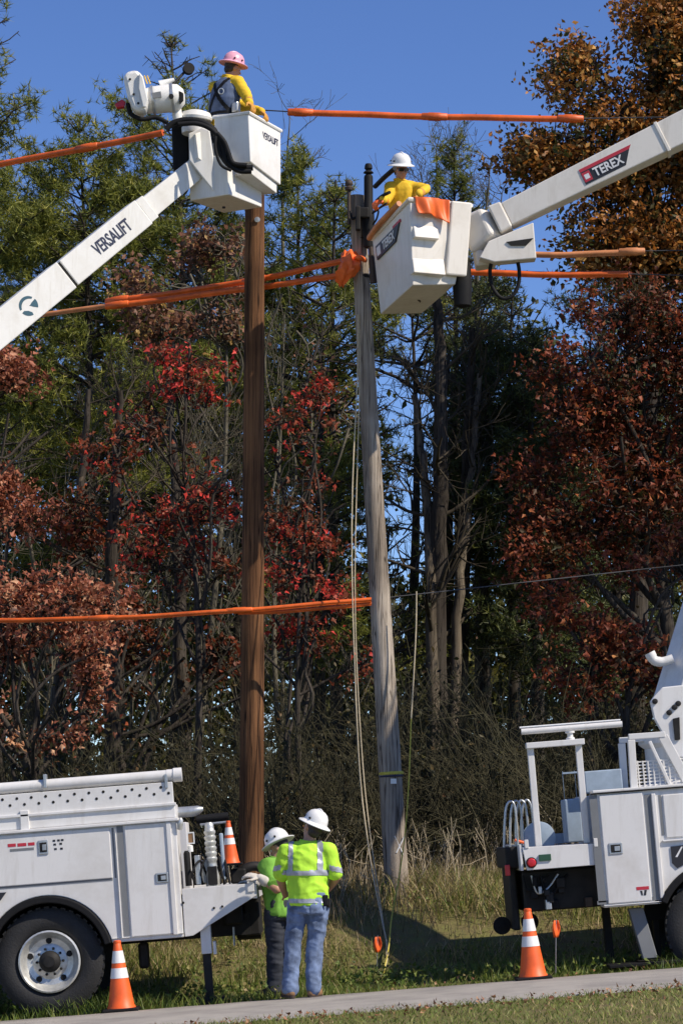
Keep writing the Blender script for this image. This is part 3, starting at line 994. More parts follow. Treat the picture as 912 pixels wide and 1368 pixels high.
    for dx in (0, 4):
        MB().tube([W(193 + dx, 101, 31.35), W(197 + dx, 112, 31.35)], 0.008, 6).build('winch_line_guide', YELLOW, root)
    MB().tube([W(228, 116, 31.6), W(246, 97, 31.7)], 0.018, 8).build('sheave_arm', DARKMETAL, root)
    MB().lathe([(0.07, -0.03), (0.055, 0.0), (0.07, 0.03)], W(252, 92, 31.7), (0.3, -1, 0.1), 18).build('sheave', BLACK, root, smooth=40)
    # --- bucket (upper box and lower step box)

    def bucketW(N, Rr, Lf, nm, wall=0.03, bev=0.012, mat=FIBRE):
        """N, Rr, Lf: (top px, bottom px, Y) for the near, right and left vertical edges; open tub with a rim"""
        Nt, Nb = at(*N[0], N[2]), at(*N[1], N[2])
        Rt, Rb = at(*Rr[0], Rr[2]), at(*Rr[1], Rr[2])
        Lt, Lb = at(*Lf[0], Lf[2]), at(*Lf[1], Lf[2])
        Ft, Fb = Rt + Lt - Nt, Rb + Lb - Nb
        bot_, top_ = [Nb, Rb, Fb, Lb], [Nt, Rt, Ft, Lt]
        cb_ = sum(bot_, Vector()) / 4
        ct_ = sum(top_, Vector()) / 4
        inn_t = [p + (ct_ - p).normalized() * wall * 1.4 for p in top_]
        inn_b = [p + (cb_ - p).normalized() * wall * 1.4 + (ct_ - cb_).normalized() * wall for p in bot_]
        m_ = MB()
        v = bot_ + top_ + inn_t + inn_b
        f = [(3, 2, 1, 0)]
        for i in range(4):
            j = (i + 1) % 4
            f += [(i, j, 4 + j, 4 + i), (4 + i, 4 + j, 8 + j, 8 + i), (8 + i, 8 + j, 12 + j, 12 + i)]
        f += [(12, 13, 14, 15)]
        m_.add(v, f)
        return m_, (Nt, Nb, Rt, Rb, Lt, Lb), nm, mat, bev
    m, cor, nm, mat, bev = bucketW(((332, 152), (335, 216), 31.3), ((375, 176), (375, 247), 32.08), ((286, 158), (289, 222), 31.5), 'bucket')
    bk = fixnormals(m.build('bucket', mat, root, bevel=bev))
    Nt, Nb, Rt, Rb, Lt, Lb = cor
    exr = (Rt - Nt).normalized()
    upz = ((Nt - Nb) + (Rt - Rb)).normalized()
    nr = exr.cross(upz).normalized()
    if nr.x < 0:
        nr = -nr
    upz = nr.cross(exr)
    pc = Nt.lerp(Rt, 0.66) - upz * 0.17 + nr * 0.006
    text_mesh('VERSALIFT', NAVY, basis(pc, exr, upz, nr), 0.12, bk, sx=0.75)
    # rim, door bolt and skirt
    MB().tube([Nt + Vector((0, 0, 0.012)), Rt + Vector((0, 0, 0.012)), Rt + Lt - Nt + Vector((0, 0, 0.012)), Lt + Vector((0, 0, 0.012))], 0.024, 8, closed=True).build('bucket_rim', FIBRE, bk, smooth=40)
    sk = MB()
    cen = (Nb + Rb + Rb + Lb - Nb + Lb) / 4
    rb_ = [Nb, Rb, Rb + Lb - Nb, Lb]
    shr = [p.lerp(cen, 0.12) for p in rb_]
    sk.hexa([p - Vector((0, 0, 0.12)) for p in shr] + [p - Vector((0, 0, 0.002)) for p in shr])
    fixnormals(sk.build('bucket_sole', FIBRE, bk, bevel=0.01))
    m, cor2, nm, mat, bev = bucketW(((303, 206), (306, 260), 31.32), ((350, 222), (350, 277), 32.02), ((252, 212), (254, 268), 31.62), 'lower_bucket')
    lb2 = fixnormals(m.build('lower_bucket', mat, root, bevel=0.015))
    MB().lathe([(0.02, 0), (0.02, 0.02)], at(299, 276, 31.7), (0, 0, -1), 10).build('drain_plug', DARKMETAL, lb2)
    # tie between boom tip and buckets
    plateW([(268, 196), (300, 186), (306, 236), (276, 240)], 31.62, 31.72, 'tip_casting', FIBRE, root, 0.02)
    return root


TRUCK_A = left_truck()


def right_truck():
    T = TruckFrame(840, 1296, 27.9)
    root = empty('bucket_truck', T.o, 'white bucket truck with mesh guard and open frame rack over its tail', 'truck', 'white utility trucks')
    far = 1100
    # rear cabinet and the body running on beyond the picture
    cu, cv = T.L(962, 1237)
    ra = 0.66
    c0, ctop = T.L(793, 1060)
    cbot = T.L(806, 1213)[1]
    cR = T.L(884, 1204)[0]
    bR = T.L(1200, 1100)[0]
    lowl = cbot + 0.02
    a0 = math.asin(max(-0.9, (lowl - cv) / ra))
    arc = [(cu + ra * math.cos(t), cv + ra * math.sin(t)) for t in np.linspace(math.pi - a0, a0, 24)]
    side = [(c0, ctop), (c0, cbot), (cR, cbot)] + [(cu - ra - 0.002, lowl)] + arc[1:] + [(bR, lowl), (bR, ctop)]
    T.mb().prism(side, 0.0, 0.55).build('side_cabinet', WHITE, root, bevel=0.01)
    T.mb().prism([(c0, ctop), (c0, cbot), (bR, cbot), (bR, ctop)], 1.85, 2.36).build('side_cabinet', WHITE, root, bevel=0.01)
    T.mb().span(c0 + 0.02, bR, 0.552, 1.848, cbot + 0.55, cbot + 0.6).build('cargo_floor', STEEL, root)
    flo = [(cu + (ra - 0.004) * math.cos(t), cv + (ra - 0.004) * math.sin(t)) for t in np.linspace(math.pi - a0, a0, 24)]
    fli = [(cu + (ra - 0.07) * math.cos(t), cv + (ra - 0.07) * math.sin(t)) for t in np.linspace(math.pi - a0, a0, 24)]
    T.mb().prism(flo + fli[::-1], -0.05, 0.545).build('wheel_arch_flare', BLACK, root, bevel=0.012)
    T.mb().span(cu - 0.7, cu + 0.7, 0.5, 0.53, lowl - 0.2, cv + ra).build('wheel_well', GAP, root)
    T.mb().span(c0 - 0.02, bR, -0.035, 0.3, ctop + 0.001, ctop + 0.03).build('drip_rail', WHITE, root, bevel=0.008)
    T.mb().span(c0 - 0.015, bR, -0.028, 0.28, ctop - 0.012, ctop - 0.0005).build('rail_line', BLACK, root)  # thin black line right under the drip rail
    d1 = T.panel(799, 1063, 870, 1203, -0.018, 0.002).build('cabinet_door', WHITE, root, bevel=0.008)
    for (x0, y0, x1, y1) in ((796.5, 1062, 798.8, 1206), (870.3, 1061, 872.3, 1203), (797, 1204, 872, 1203)):
        T.panel(x0, y0, x1, y1, -0.006, 0.003).build('door_seam', SEAM, d1)
    T.panel(806, 1211, 884, 1203.5, -0.022, 0.002).build('bottom_trim', WHITE, root, bevel=0.005)
    T.panel(874, 1060, 881, 1200, -0.03, 0.002).build('corner_trim', WHITE, root, bevel=0.008)
    d2 = T.panel(884, 1062, 1010, 1110, -0.016, 0.002).build('cabinet_door', WHITE, root, bevel=0.008)
    T.panel(884, 1125, 1010, 1112.5, -0.03, 0.002).build('ledge', WHITE, root, bevel=0.006)
    T.panel(882, 1062, 883.5, 1116, -0.004, 0.003).build('door_seam', SEAM, d2)
    u, v = T.L(821.5, 1133.5)
    latch(T.M, d1, u, v, 0.14, 0.115)
    st = T.panel(849, 1185, 866, 1188, -0.0205, -0.017).build('warning_sticker', STICKER_RED, d1)
    T.mb().prism(T.poly([(854, 1190), (857, 1190), (858, 1196), (856, 1196)]), -0.0205, -0.017).build('pictogram', STICKER_BLACK, st)
    T.mb().prism(T.poly([(860, 1189), (863, 1189), (862, 1196), (859, 1196)]), -0.0205, -0.017).build('pictogram', STICKER_BLACK, st)
    bg = T.mb().prism(T.poly([(895, 1131), (920, 1128), (918, 1152), (904, 1160), (897, 1153)]), -0.012, 0.002).build('badge', STICKER_BLACK, root)
    T.mb().prism(T.poly([(901, 1145), (909, 1131), (911, 1131), (904, 1145)]), -0.0145, -0.0125).build('badge_stroke', WPRINT, bg)
    # tail bed
    b0u, btop = T.L(697, 1132)
    bbot = T.L(702, 1163)[1]
    b1u = c0 - 0.003
    T.mb().prism([(b0u, btop), (b0u + 0.03, bbot), (b1u, bbot), (b1u, btop - 0.02)], 0.02, 0.06).build('bed_side_rail', WHITE, root, bevel=0.006)
    T.mb().prism([(b0u, btop), (b0u + 0.03, bbot), (b1u, bbot), (b1u, btop - 0.02)], 2.30, 2.34).build('bed_side_rail', WHITE, root, bevel=0.006)
    T.mb().span(b0u + 0.01, b1u, 0.062, 2.298, btop - 0.10, btop - 0.06).build('bed_floor', STEEL, root)
    T.mb().span(b0u - 0.03, b0u - 0.002, 0.03, 2.33, bbot, btop + 0.03).build('tail_sill', WHITE, root, bevel=0.006)
    T.mb().span(b0u + 0.25, b1u - 0.02, 1.70, 1.74, btop, btop + 0.11).build('toe_board', BLUEGREY, root)
    T.panel(700, 1122, 706, 1133, 0.01, 0.10).build('stake_pocket', WHITE, root, bevel=0.004)
    T.panel(792, 1120, 798, 1131, -0.01, 0.05).build('stake_pocket', WHITE, root, bevel=0.004)
    p = T.put(709.5, 1152.5, 0.018)
    tl = T.mb().lathe([(0.046, 0.0), (0.046, 0.02), (0.036, 0.032), (0.01, 0.036)], p, (0, -1, 0), 18).build('tail_light', RED, root, smooth=40)
    T.mb().lathe([(0.056, 0.0), (0.056, 0.014), (0.047, 0.014)], p, (0, -1, 0), 18).build('light_grommet', BLACK, tl)
    T.panel(719, 1142, 736, 1149.5, 0.004, 0.019).build('reflector', GREENTAG, root, bevel=0.003)
    # rack frame over the bed
    def post(x0, y0, x1, y1, d0, d1_, nm='rack_post', mat=WHITE):
        a, b = T.L(x0, y0), T.L(x1, y1)
        uu = (a[0] + b[0]) / 2
        return T.mb().span(uu - 0.033, uu + 0.033, d0, d1_, b[1], a[1]).build(nm, mat, root, bevel=0.006)
    post(709, 998, 720, 1131, 0.10, 0.17)
    post(772, 993, 786, 1126, 0.10, 0.17)
    ta, tb = T.L(703, 996), T.L(781, 990)
    rt = (ta[1] + tb[1]) / 2
    T.mb().span(ta[0], tb[0], 0.06, 0.20, rt - 0.03, rt + 0.03).build('rack_beam', WHITE, root, bevel=0.006)
    p = T.put(763, 989, 0.13)
    T.mb().lathe([(0.045, 0.0), (0.045, 0.03), (0.03, 0.04), (0.03, 0.075), (0.05, 0.08), (0.05, 0.10)], p, (0, 0, 1), 14).build('boom_rest_pivot', WHITE, root, smooth=40)
    T.mb().tube([T.put(697, 977, 0.13), T.put(832, 966.5, 0.13)], 0.032, 12).build('rack_bar', WHITE, root, smooth=40)
    T.mb().tube([T.put(696, 970.5, 0.3), T.put(832, 960, 0.3)], 0.010, 8).build('stowed_stick', REFL, root, smooth=40)
    # steps and bins in the bed, the steps' blue-grey holding shade on white
    T.panel(764, 1026, 767, 1064, 1.25, 1.3).build('step_rail', BLUEGREY, root)
    T.panel(781, 1025, 784, 1063, 1.25, 1.3).build('step_rail', BLUEGREY, root)
    T.panel(764, 1030, 784, 1026, 1.24, 1.31).build('step_rail', BLUEGREY, root)
    T.panel(762, 1066, 789, 1124, 0.85, 1.35).build('step_locker', BLUEGREY, root, bevel=0.012)
    T.panel(788, 1028, 842, 1054, 0.75, 1.5).build('tool_bin', BLUEGREY, root, bevel=0.012)
    # reel
    p = T.put(724, 1119, 0.5)
    rl = T.mb().lathe([(0.165, -0.10), (0.168, -0.09), (0.168, -0.075), (0.06, -0.07), (0.06, 0.05), (0.168, 0.055), (0.168, 0.075), (0.15, 0.08), (0.03, 0.085), (0.03, 0.10), (0.001, 0.10)], p, (0, -1, 0), 32).build('hose_reel', BLUEGREY, root, smooth=35)
    T.mb().tube([p + Vector((-0.02, 0, -0.02)), p + Vector((-0.02, 0, -0.17))], 0.02, 8).build('reel_stand', STEEL, rl)
    # looped rack of steel rod at the tail
    for k in range(4):
        x = 678 + k * 8.5
        ptsl = [T.put(x - 3 + 3 * k / 4, 1132, 0.30 + 0.12 * k), T.put(x - 2, 1100, 0.30 + 0.12 * k), T.put(x, 1078, 0.30 + 0.12 * k), T.put(x + 5, 1070 - k, 0.30 + 0.12 * k), T.put(x + 11, 1075, 0.30 + 0.12 * k), T.put(x + 14, 1098, 0.30 + 0.12 * k), T.put(x + 16, 1130, 0.30 + 0.12 * k)]
        T.mb().tube(smoothpath(ptsl, 5), 0.013, 7).build('rack_loop', STEEL, root, smooth=60)
    T.mb().tube([T.put(690, 1122, 0.35), T.put(704, 1126, 0.4)], 0.014, 8).build('safety_strap', CONE, root)
    # dark gear under and behind the bed
    T.panel(676, 1132, 698, 1160, 0.35, 2.0).build('tail_bumper', DARKMETAL, root, bevel=0.02)
    T.panel(683, 1160, 700, 1245, 0.55, 1.75).build('tow_frame', DARKMETAL, root, bevel=0.02)
    T.panel(700, 1165, 806, 1212, 0.35, 1.9).build('under_bed_frame', DARKMETAL, root, bevel=0.02)
    T.panel(676, 1156, 684, 1170, 0.3, 0.36).build('tail_light', RED, root, bevel=0.006)
    p = T.put(677, 1240, 0.9)
    T.mb().lathe([(0.09, -0.04), (0.095, 0.0), (0.09, 0.03), (0.03, 0.032), (0.03, 0.045)], p, (0, -1, 0), 20).build('pintle_wheel', BLACK, root, smooth=35)
    p = T.put(718, 1236, 1.2)
    T.mb().lathe([(0.09, -0.04), (0.095, 0.0), (0.09, 0.03), (0.03, 0.032), (0.03, 0.045)], p, (0, -1, 0), 20).build('pintle_wheel', BLACK, root, smooth=35)
    for k in range(3):
        pts = [T.put(700 + 12 * k, 1170, 0.3), T.put(706 + 14 * k, 1190 + 4 * k, 0.28), T.put(722 + 13 * k, 1186, 0.3), T.put(735 + 13 * k, 1168, 0.3)]
        T.mb().tube(smoothpath(pts, 5), 0.012, 6).build('hydraulic_hose', STEEL if k == 1 else BLACK, root, smooth=60)
    gear = random.Random(4)
    for k in range(14):
        x, y = gear.uniform(704, 790), gear.uniform(1170, 1206)
        wd, ht = gear.uniform(4, 13), gear.uniform(4, 14)
        T.panel(x, y, x + wd, y + ht, 0.30 - gear.uniform(0, 0.12), 0.36).build('under_bed_fitting', (DARKMETAL, BLACK, DARKMETAL, STEEL)[k % 4] if k != 3 else BOOTDK, root, bevel=0.008)
    for d in (0.72, 1.56):
        a, b = T.L(700, 1180), T.L(1500, 1110)
        T.mb().span(a[0], b[0], d, d + 0.09, a[1] - 0.22, a[1]).build('chassis_rail', DARKMETAL, root)
    T.mb().tube([(cu, 0.2, cv), (cu, 2.15, cv)], 0.08, 10).build('axle', DARKMETAL, root)
    # outriggers
    T.panel(815, 1213, 832, 1288, 0.9, 1.05).build('outrigger_leg', DARKMETAL, root, bevel=0.006)
    a, b = T.L(849, 1214), T.L(868, 1281)
    q = T.mb()
    q.hexa([(b[0] - 0.06, 0.10, b[1]), (b[0] + 0.09, 0.10, b[1]), (b[0] + 0.09, 0.26, b[1]), (b[0] - 0.06, 0.26, b[1]),
            (a[0] - 0.06, 0.16, a[1]), (a[0] + 0.09, 0.16, a[1]), (a[0] + 0.09, 0.32, a[1]), (a[0] - 0.06, 0.32, a[1])])
    q.build('outrigger_leg', SEAM, root, bevel=0.008)
    T.panel(878, 1210, 893, 1286, 0.55, 0.7).build('outrigger_leg', DARKMETAL, root, bevel=0.006)
    T.panel(812, 1289, 906, 1286, -0.12, 0.55).build('outrigger_pad', BLACK, root, bevel=0.006)
    T.panel(852, 1284, 884, 1282, 0.02, 0.36).build('outrigger_foot', DARKMETAL, root, bevel=0.006)
    wheel(root, T.M, (cu, 0.03, cv), 0.548, 0.27, ALU)
    wheel(root, T.M, (cu, 2.08, cv), 0.548, 0.27, ALU)
    fu = cu + 4.6
    wheel(root, T.M, (fu, 0.05, cv), 0.548, 0.27, ALU)
    wheel(root, T.M, (fu, 2.06, cv), 0.548, 0.27, ALU)
    cc = bR + 0.3
    cab = [(cc, 0.75), (cc, 2.55), (cc + 1.3, 2.6), (cc + 1.8, 1.75), (cc + 3.0, 1.6), (cc + 3.1, 0.9), (cc + 3.05, 0.55), (cc, 0.55)]
    cb = T.mb().prism(cab, 0.36, 2.0).build('cab', WHITE, root, bevel=0.03)
    T.mb().prism([(cc + 0.15, 1.75), (cc + 0.15, 2.4), (cc + 1.2, 2.4), (cc + 1.55, 1.75)], 0.345, 0.365).build('side_window', LENS, cb)
    # guard: tubular frame with expanded mesh
    def beam(pa, pb, w, d0, d1_, nm='guard_frame', mat=WHITE):
        a, b = Vector((pa[0], 0, pa[1])), Vector((pb[0], 0, pb[1]))
        e = (b - a).normalized()
        nn = Vector((-e.z, 0, e.x)) * w / 2
        q_ = [a - nn, b - nn, b + nn, a + nn]
        m_ = T.mb()
        m_.hexa([Vector((p_.x, d0, p_.z)) for p_ in q_] + [Vector((p_.x, d1_, p_.z)) for p_ in q_])
        return fixnormals(m_.build(nm, mat, root, bevel=0.006))
    for d in (0.06, 1.0):
        beam(T.L(843.5, 988), T.L(848, 1057), 0.075, d, d + 0.07)
        beam(T.L(840, 984), T.L(889, 980.5), 0.06, d + 0.005, d + 0.075)
        beam(T.L(886, 983), T.L(922, 1050), 0.10, d + 0.012, d + 0.065)
    beam(T.L(868, 990), T.L(896, 1050), 0.035, 0.062, 0.10)
    mm = T.mb()
    for k in range(10):
        ua, va = T.L(852 + 7 * k, 1016 - 0.0 * k)
        ub, vb = T.L(853 + 7 * k, 1052)
        mm.span(ua - 0.007, ua + 0.007, 0.09, 0.10, vb, va)
    for k in range(8):
        ua, va = T.L(850, 1050 - 4.6 * k)
        ub, vb = T.L(917, 1045 - 4.6 * k)
        mm.span(ua, ub, 0.1005, 0.108, va - 0.007, va + 0.007)
    mm.build('guard_mesh', WHITE, root)
    # turret, lower boom, elbow, upper boom
    tw = T.put(930, 1000, 1.2)
    T.mb().lathe([(0.5, -0.75), (0.5, -0.45), (0.40, -0.40), (0.40, -0.05), (0.46, 0.0), (0.46, 0.06)], (tw.x, 1.2, T.L(930, 985)[1]), (0, 0, 1), 24).build('pedestal', WHITE, root, smooth=40)
    YB = 29.0

    def plateW(pts, Y0, Y1, nm, mat, par, bev=0.008):
        m = MB()
        k = len(pts)
        vs = [at(x, y, Y0) for x, y in pts] + [at(x, y, Y0) + Vector((0, Y1 - Y0, 0)) for x, y in pts]
        m.add(vs, [tuple(range(k)), tuple(range(2 * k - 1, k - 1, -1))] + [(i, (i + 1) % k, (i + 1) % k + k, i + k) for i in range(k)])
        return fixnormals(m.build(nm, mat, par, bevel=bev))
    tr = plateW([(868, 937), (873, 930), (884, 918), (960, 910), (985, 960), (975, 1012), (905, 1012), (890, 990), (873, 960)], YB - 0.42, YB - 0.34, 'turret_plate', WHITE, root, 0.012)
    plateW([(868, 937), (873, 930), (884, 918), (960, 910), (985, 960), (975, 1012), (905, 1012), (890, 990), (873, 960)], YB + 0.34, YB + 0.42, 'turret_plate', WHITE, root, 0.012)
    plateW([(898, 960), (907, 958), (908, 988), (901, 989)], YB - 0.445, YB - 0.421, 'turret_slot', DARKMETAL, tr, 0.004)
    for (x, y) in ((874, 937), (900, 945), (905, 940), (893, 952)):
        MB().lathe([(0.03, 0), (0.03, 0.02), (0.01, 0.025)], at(x, y, YB - 0.421), (0, -1, 0), 12).build('turret_pin', DARKMETAL, tr)
    elbow = at(1182, 40, 30.9)
    foot = at(919, 935, YB)
    mb, ex, n, up = boombox(None, foot - (elbow - foot).normalized() * 0.15, elbow, 0.62, 0.46, 0.42)
    lbm = fixnormals(mb.build('lower_boom', WHITE, root, bevel=0.02))
    sgn = 1 if up.x < 0 else -1
    lp = foot + up * sgn * 0.335 + n * 0.1 + (elbow - foot) * 0.06
    MB().tube([lp + (elbow - foot) * 0.0, lp + (elbow - foot) * 0.9], 0.02, 8).build('boom_hose', STEEL, lbm)
    hp = [at(898, 880, YB - 0.15), at(884, 884, YB - 0.15), at(873, 882, YB - 0.15), at(867, 872, YB - 0.15)]
    MB().tube(smoothpath(hp, 4), [0.05] * 5 + [0.055] * 5 + [0.06] * 3, 10).build('boom_hook', WHITE, lbm, smooth=50)
    MB().lathe([(0.30, -0.36), (0.32, -0.3), (0.32, 0.3), (0.30, 0.36)], elbow, (0, -1, 0), 28).build('elbow', WHITE, root, smooth=40)
    e1 = at(677, 289, 31.5)
    D = e1 - elbow
    mb, ex, n, up = boombox(None, elbow, e1, 0.46, 0.30, 0.36, 0.27)
    ub = fixnormals(mb.build('upper_boom', CREAM, root, bevel=0.014))

    def onb(px_):
        lo, hi = 0.0, 1.0
        for _ in range(40):
            m_ = (lo + hi) / 2
            q_ = elbow + D * m_
            sx = W_PX / 2 + F_PX * q_.x / (q_.y * math.cos(PITCH) + (q_.z - CAM_Z) * math.sin(PITCH))
            if sx > px_:
                lo = m_
            else:
                hi = m_
        return elbow + D * lo, lo
    # printed plate on the boom
    rd = -ex                                    # reading direction, left to right
    pc, tt = onb(812)
    wd = 0.36 + (0.27 - 0.36) * tt
    hh = 0.46 + (0.30 - 0.46) * tt
    face = pc + n * (wd / 2)
    slope = math.atan2((0.46 - 0.30) / 2, D.length)

    def strip(u0, u1, v0, v1, off, sk0=0.0, sk1=0.0):
        m_ = MB()
        c_ = [face + rd * u + up * v for (u, v) in ((u0 + sk0, v0), (u1 + sk1, v0), (u1, v1), (u0, v1))]
        # follow the taper of the girder's width
        nn = (n + ex * ((0.36 - 0.27) / 2 / D.length)).normalized()
        m_.hexa([p_ - nn * 0.004 for p_ in c_] + [p_ + nn * off for p_ in c_])
        return m_
    stk = fixnormals(strip(-0.34, 0.30, -0.115, 0.045, 0.004, 0, -0.12).build('sign_plate', STICKER_BLACK, ub))
    fixnormals(strip(-0.34, 0.34, 0.0455, 0.085, 0.004, 0, -0.04).build('sign_band', STICKER_RED, stk))
    fixnormals(strip(-0.335, -0.235, -0.09, 0.03, 0.006).build('sign_square', STICKER_RED, stk))
    fixnormals(strip(-0.315, -0.255, -0.06, 0.0, 0.0075).build('sign_emblem', WPRINT, stk))
    text_mesh('TEREX', WPRINT, basis(face + rd * -0.01 + up * -0.032 + n * 0.008, rd, up, n), 0.15, stk, sx=0.85, bold=0.004)
    for px_ in (884,):
        pc2, t2 = onb(px_)
        mb, *_ = boombox(None, pc2 - ex * 0.02, pc2 + ex * 0.02, 0.485 - 0.16 * t2, 0.485 - 0.16 * t2, 0.385 - 0.09 * t2)
        fixnormals(mb.build('boom_band', CREAM, root, bevel=0.006))
    # boom end casting
    mb, *_ = boombox(None, e1 + ex * 0.002, e1 + ex * 0.16, 0.335, 0.36, 0.31, 0.33)
    fixnormals(mb.build('boom_end', CREAM, root, bevel=0.02))
    e2 = e1 + ex * 0.161
    e3 = at(632, 320, 31.72)
    mb, *_ = boombox(None, e2, e3, 0.38, 0.50, 0.34, 0.46)
    fixnormals(mb.build('boom_end', CREAM, root, bevel=0.05, seg=3))
    plateW([(652, 322), (712, 297), (716, 345), (660, 350), (640, 344)], 31.30, 31.52, 'tip_bracket', CREAM, root, 0.012)
    plateW([(676, 323), (712, 318), (702, 328), (682, 328)], 31.285, 31.302, 'bracket_slot', GAP, root, 0.0)
    plateW([(632, 330), (660, 338), (664, 352), (636, 356)], 31.5, 31.8, 'tip_casting', CREAM, root, 0.03)
    lp = [(657, 345), (654, 362), (656, 380), (664, 394), (674, 399), (685, 394), (692, 380), (693, 362), (690, 345)]
    MB().tube(smoothpath([at(x, y, 31.45) for x, y in lp], 5), 0.023, 9).build('hose_loop', BLACK, root, smooth=60)
    # bucket
    N, Rr, Lf = ((547, 268), (551, 381), 31.0), ((628, 276), (608, 380), 31.28), ((497, 320), (508, 420), 32.2)
    Nt, Nb = at(*N[0], N[2]), at(*N[1], N[2])
    Rt, Rb = at(*Rr[0], Rr[2]), at(*Rr[1], Rr[2])
    Lt, Lb = at(*Lf[0], Lf[2]), at(*Lf[1], Lf[2])
    Ft, Fb = Rt + Lt - Nt, Rb + Lb - Nb
    bot_, top_ = [Nb, Rb, Fb, Lb], [Nt, Rt, Ft, Lt]
    cb_, ct_ = sum(bot_, Vector()) / 4, sum(top_, Vector()) / 4
    wall = 0.05
    inn_t = [p_ + (ct_ - p_).normalized() * wall for p_ in top_]
    inn_b = [p_ + (cb_ - p_).normalized() * wall + (ct_ - cb_).normalized() * 0.03 for p_ in bot_]
    m = MB()
    f = [(3, 2, 1, 0)]
    for i in range(4):
        j = (i + 1) % 4
        f += [(i, j, 4 + j, 4 + i), (4 + i, 4 + j, 8 + j, 8 + i), (8 + i, 8 + j, 12 + j, 12 + i)]
    f += [(12, 13, 14, 15)]
    m.add(bot_ + top_ + inn_t + inn_b, f)
    bk = fixnormals(m.build('bucket', CREAM, root, bevel=0.018, seg=3))
    lift = Vector((0, 0, 0.012))
    MB().tube([p_ + lift for p_ in top_], 0.032, 8, closed=True).build('bucket_rim', CREAM, bk, smooth=40)
    # steps on the lit side of the bucket
    er = (Rt - Nt).normalized()
    dn = ((Nb - Nt) + (Rb - Rt)).normalized()
    nr = er.cross(dn).normalized()
    if nr.y > 0:
        nr = -nr
    for (s0, s1, t0, t1, dep) in ((0.08, 0.48, 0.28, 0.46, 0.10), (0.10, 0.62, 0.66, 0.88, 0.11)):
        q0, q1 = Nt.lerp(Rt, s0), Nt.lerp(Rt, s1)
        H = (Nb - Nt).length
        a_, b_ = q0 + dn * H * t0, q1 + dn * H * t0
        c_, d_ = q1 + dn * H * t1, q0 + dn * H * t1
        m = MB()
        m.hexa([a_ - nr * 0.01, b_ - nr * 0.01, c_ - nr * 0.01, d_ - nr * 0.01, a_ + nr * dep * 0.15, b_ + nr * dep * 0.15, c_ + nr * dep - dn * 0.02, d_ + nr * dep - dn * 0.02])
        fixnormals(m.build('bucket_step', CREAM, bk, bevel=0.012))
    # mounting box on the far end of the lit side
    q0, q1 = Nt.lerp(Rt, 0.66), Rt
    m = MB()
    m.hexa([q0 + dn * 0.85 - nr * 0.02, q1 + dn * 0.85 - nr * 0.02, q1 + dn * 0.85 + nr * 0.05, q0 + dn * 0.85 + nr * 0.05,
            q0 - dn * 0.04 - nr * 0.02, q1 - dn * 0.04 - nr * 0.02, q1 - dn * 0.04 + nr * 0.05, q0 - dn * 0.04 + nr * 0.05])
    fixnormals(m.build('bucket_mount', CREAM, bk, bevel=0.02))
    # printed plate on the shaded side
    el = (Nt - Lt).normalized()                 # reading direction on that side
    dl = ((Nb - Nt) + (Lb - Lt)).normalized()
    nl = el.cross(dl).normalized()
    if nl.x > 0:
        nl = -nl
    upl = -(dl - el * dl.dot(el)).normalized()
    Wl = (Nt - Lt).length

    def patch(u0, u1, v0, v1, off, sk=0.0):
        c_ = [Lt + el * u + upl * v for (u, v) in ((u0, v0), (u1 - sk, v0), (u1, v1), (u0, v1))]
        m_ = MB()
        m_.hexa([p_ - nl * 0.03 for p_ in c_] + [p_ + nl * off for p_ in c_])
        return m_
    s_ = fixnormals(patch(0.10, 0.92, -0.30, -0.13, 0.012, 0.2).build('sign_plate', STICKER_BLACK, bk))
    fixnormals(patch(0.70, 0.95, -0.1299, -0.10, 0.012).build('sign_band', STICKER_RED, s_))
    fixnormals(patch(0.13, 0.25, -0.27, -0.16, 0.015).build('sign_emblem', WPRINT, s_))
    text_mesh('TEREX', WPRINT, basis(Lt + el * 0.53 - upl * 0.215 + nl * 0.016, el, upl, nl), 0.15, s_, sx=0.90, bold=0.004)
    # tool bag hanging below
    m = MB()
    m.lathe([(0.03, -0.55), (0.10, -0.52), (0.115, -0.3), (0.10, -0.05), (0.075, 0.0)], at(617, 350, 31.4), (0, 0, 1), 14, sx=1.0, sy=0.7)
    m.build('tool_bag', BLACK, root, smooth=50)
    # covered jumper resting along the rim on the pole side
    return root, (Nt, Rt, Lt, nr, nl, er, dn)


TRUCK_B, BK = right_truck()

# ------------------------------------------------------------------ rubber blanket over the bucket's edge


def blanket(name, label, origin, eu, ev, nn, w, h, seed, mat=BLANKET, over=0.12):
    nu, nv = 26, 20
    V = []
    r = np.random.default_rng(seed)
    for j in range(nv + 1):
        for i in range(nu + 1):
            s, t = i / nu, j / nv
            d = t * (h + over) - over
            skew = 0.10 * t * (1 - s)
            amp = 0.012 + 0.03 * max(0, t)
            fold = amp * math.sin(7 * s + 2.3 * t + seed) + 0.5 * amp * math.sin(15 * s - 4 * t)
            if d < 0:
                p = origin + eu * (s * w) - nn * (-d) * 0.9 + Vector((0, 0, 0.05)) - Vector((0, 0, 0.25 * d * d))
            else:
                hh_ = d * (0.80 + 0.35 * s) * (1 - 0.25 * math.sin(3.0 * s) ** 2 * 0.5)
                p = origin + eu * (s * w + skew * 0.3) + ev * hh_ + nn * (0.045 + fold + 0.05 * t) + Vector((0, 0, 0.05))
            V.append(p)
    f = [(j * (nu + 1) + i, j * (nu + 1) + i + 1, (j + 1) * (nu + 1) + i + 1, (j + 1) * (nu + 1) + i) for j in range(nv) for i in range(nu)]
    m = MB()
    m.add(V, f)
    o = m.build(name, mat, None, smooth=60)
    so = o.modifiers.new('thickness', 'SOLIDIFY')
    so.thickness = 0.006
    tag(o, label, 'blanket')
    return o


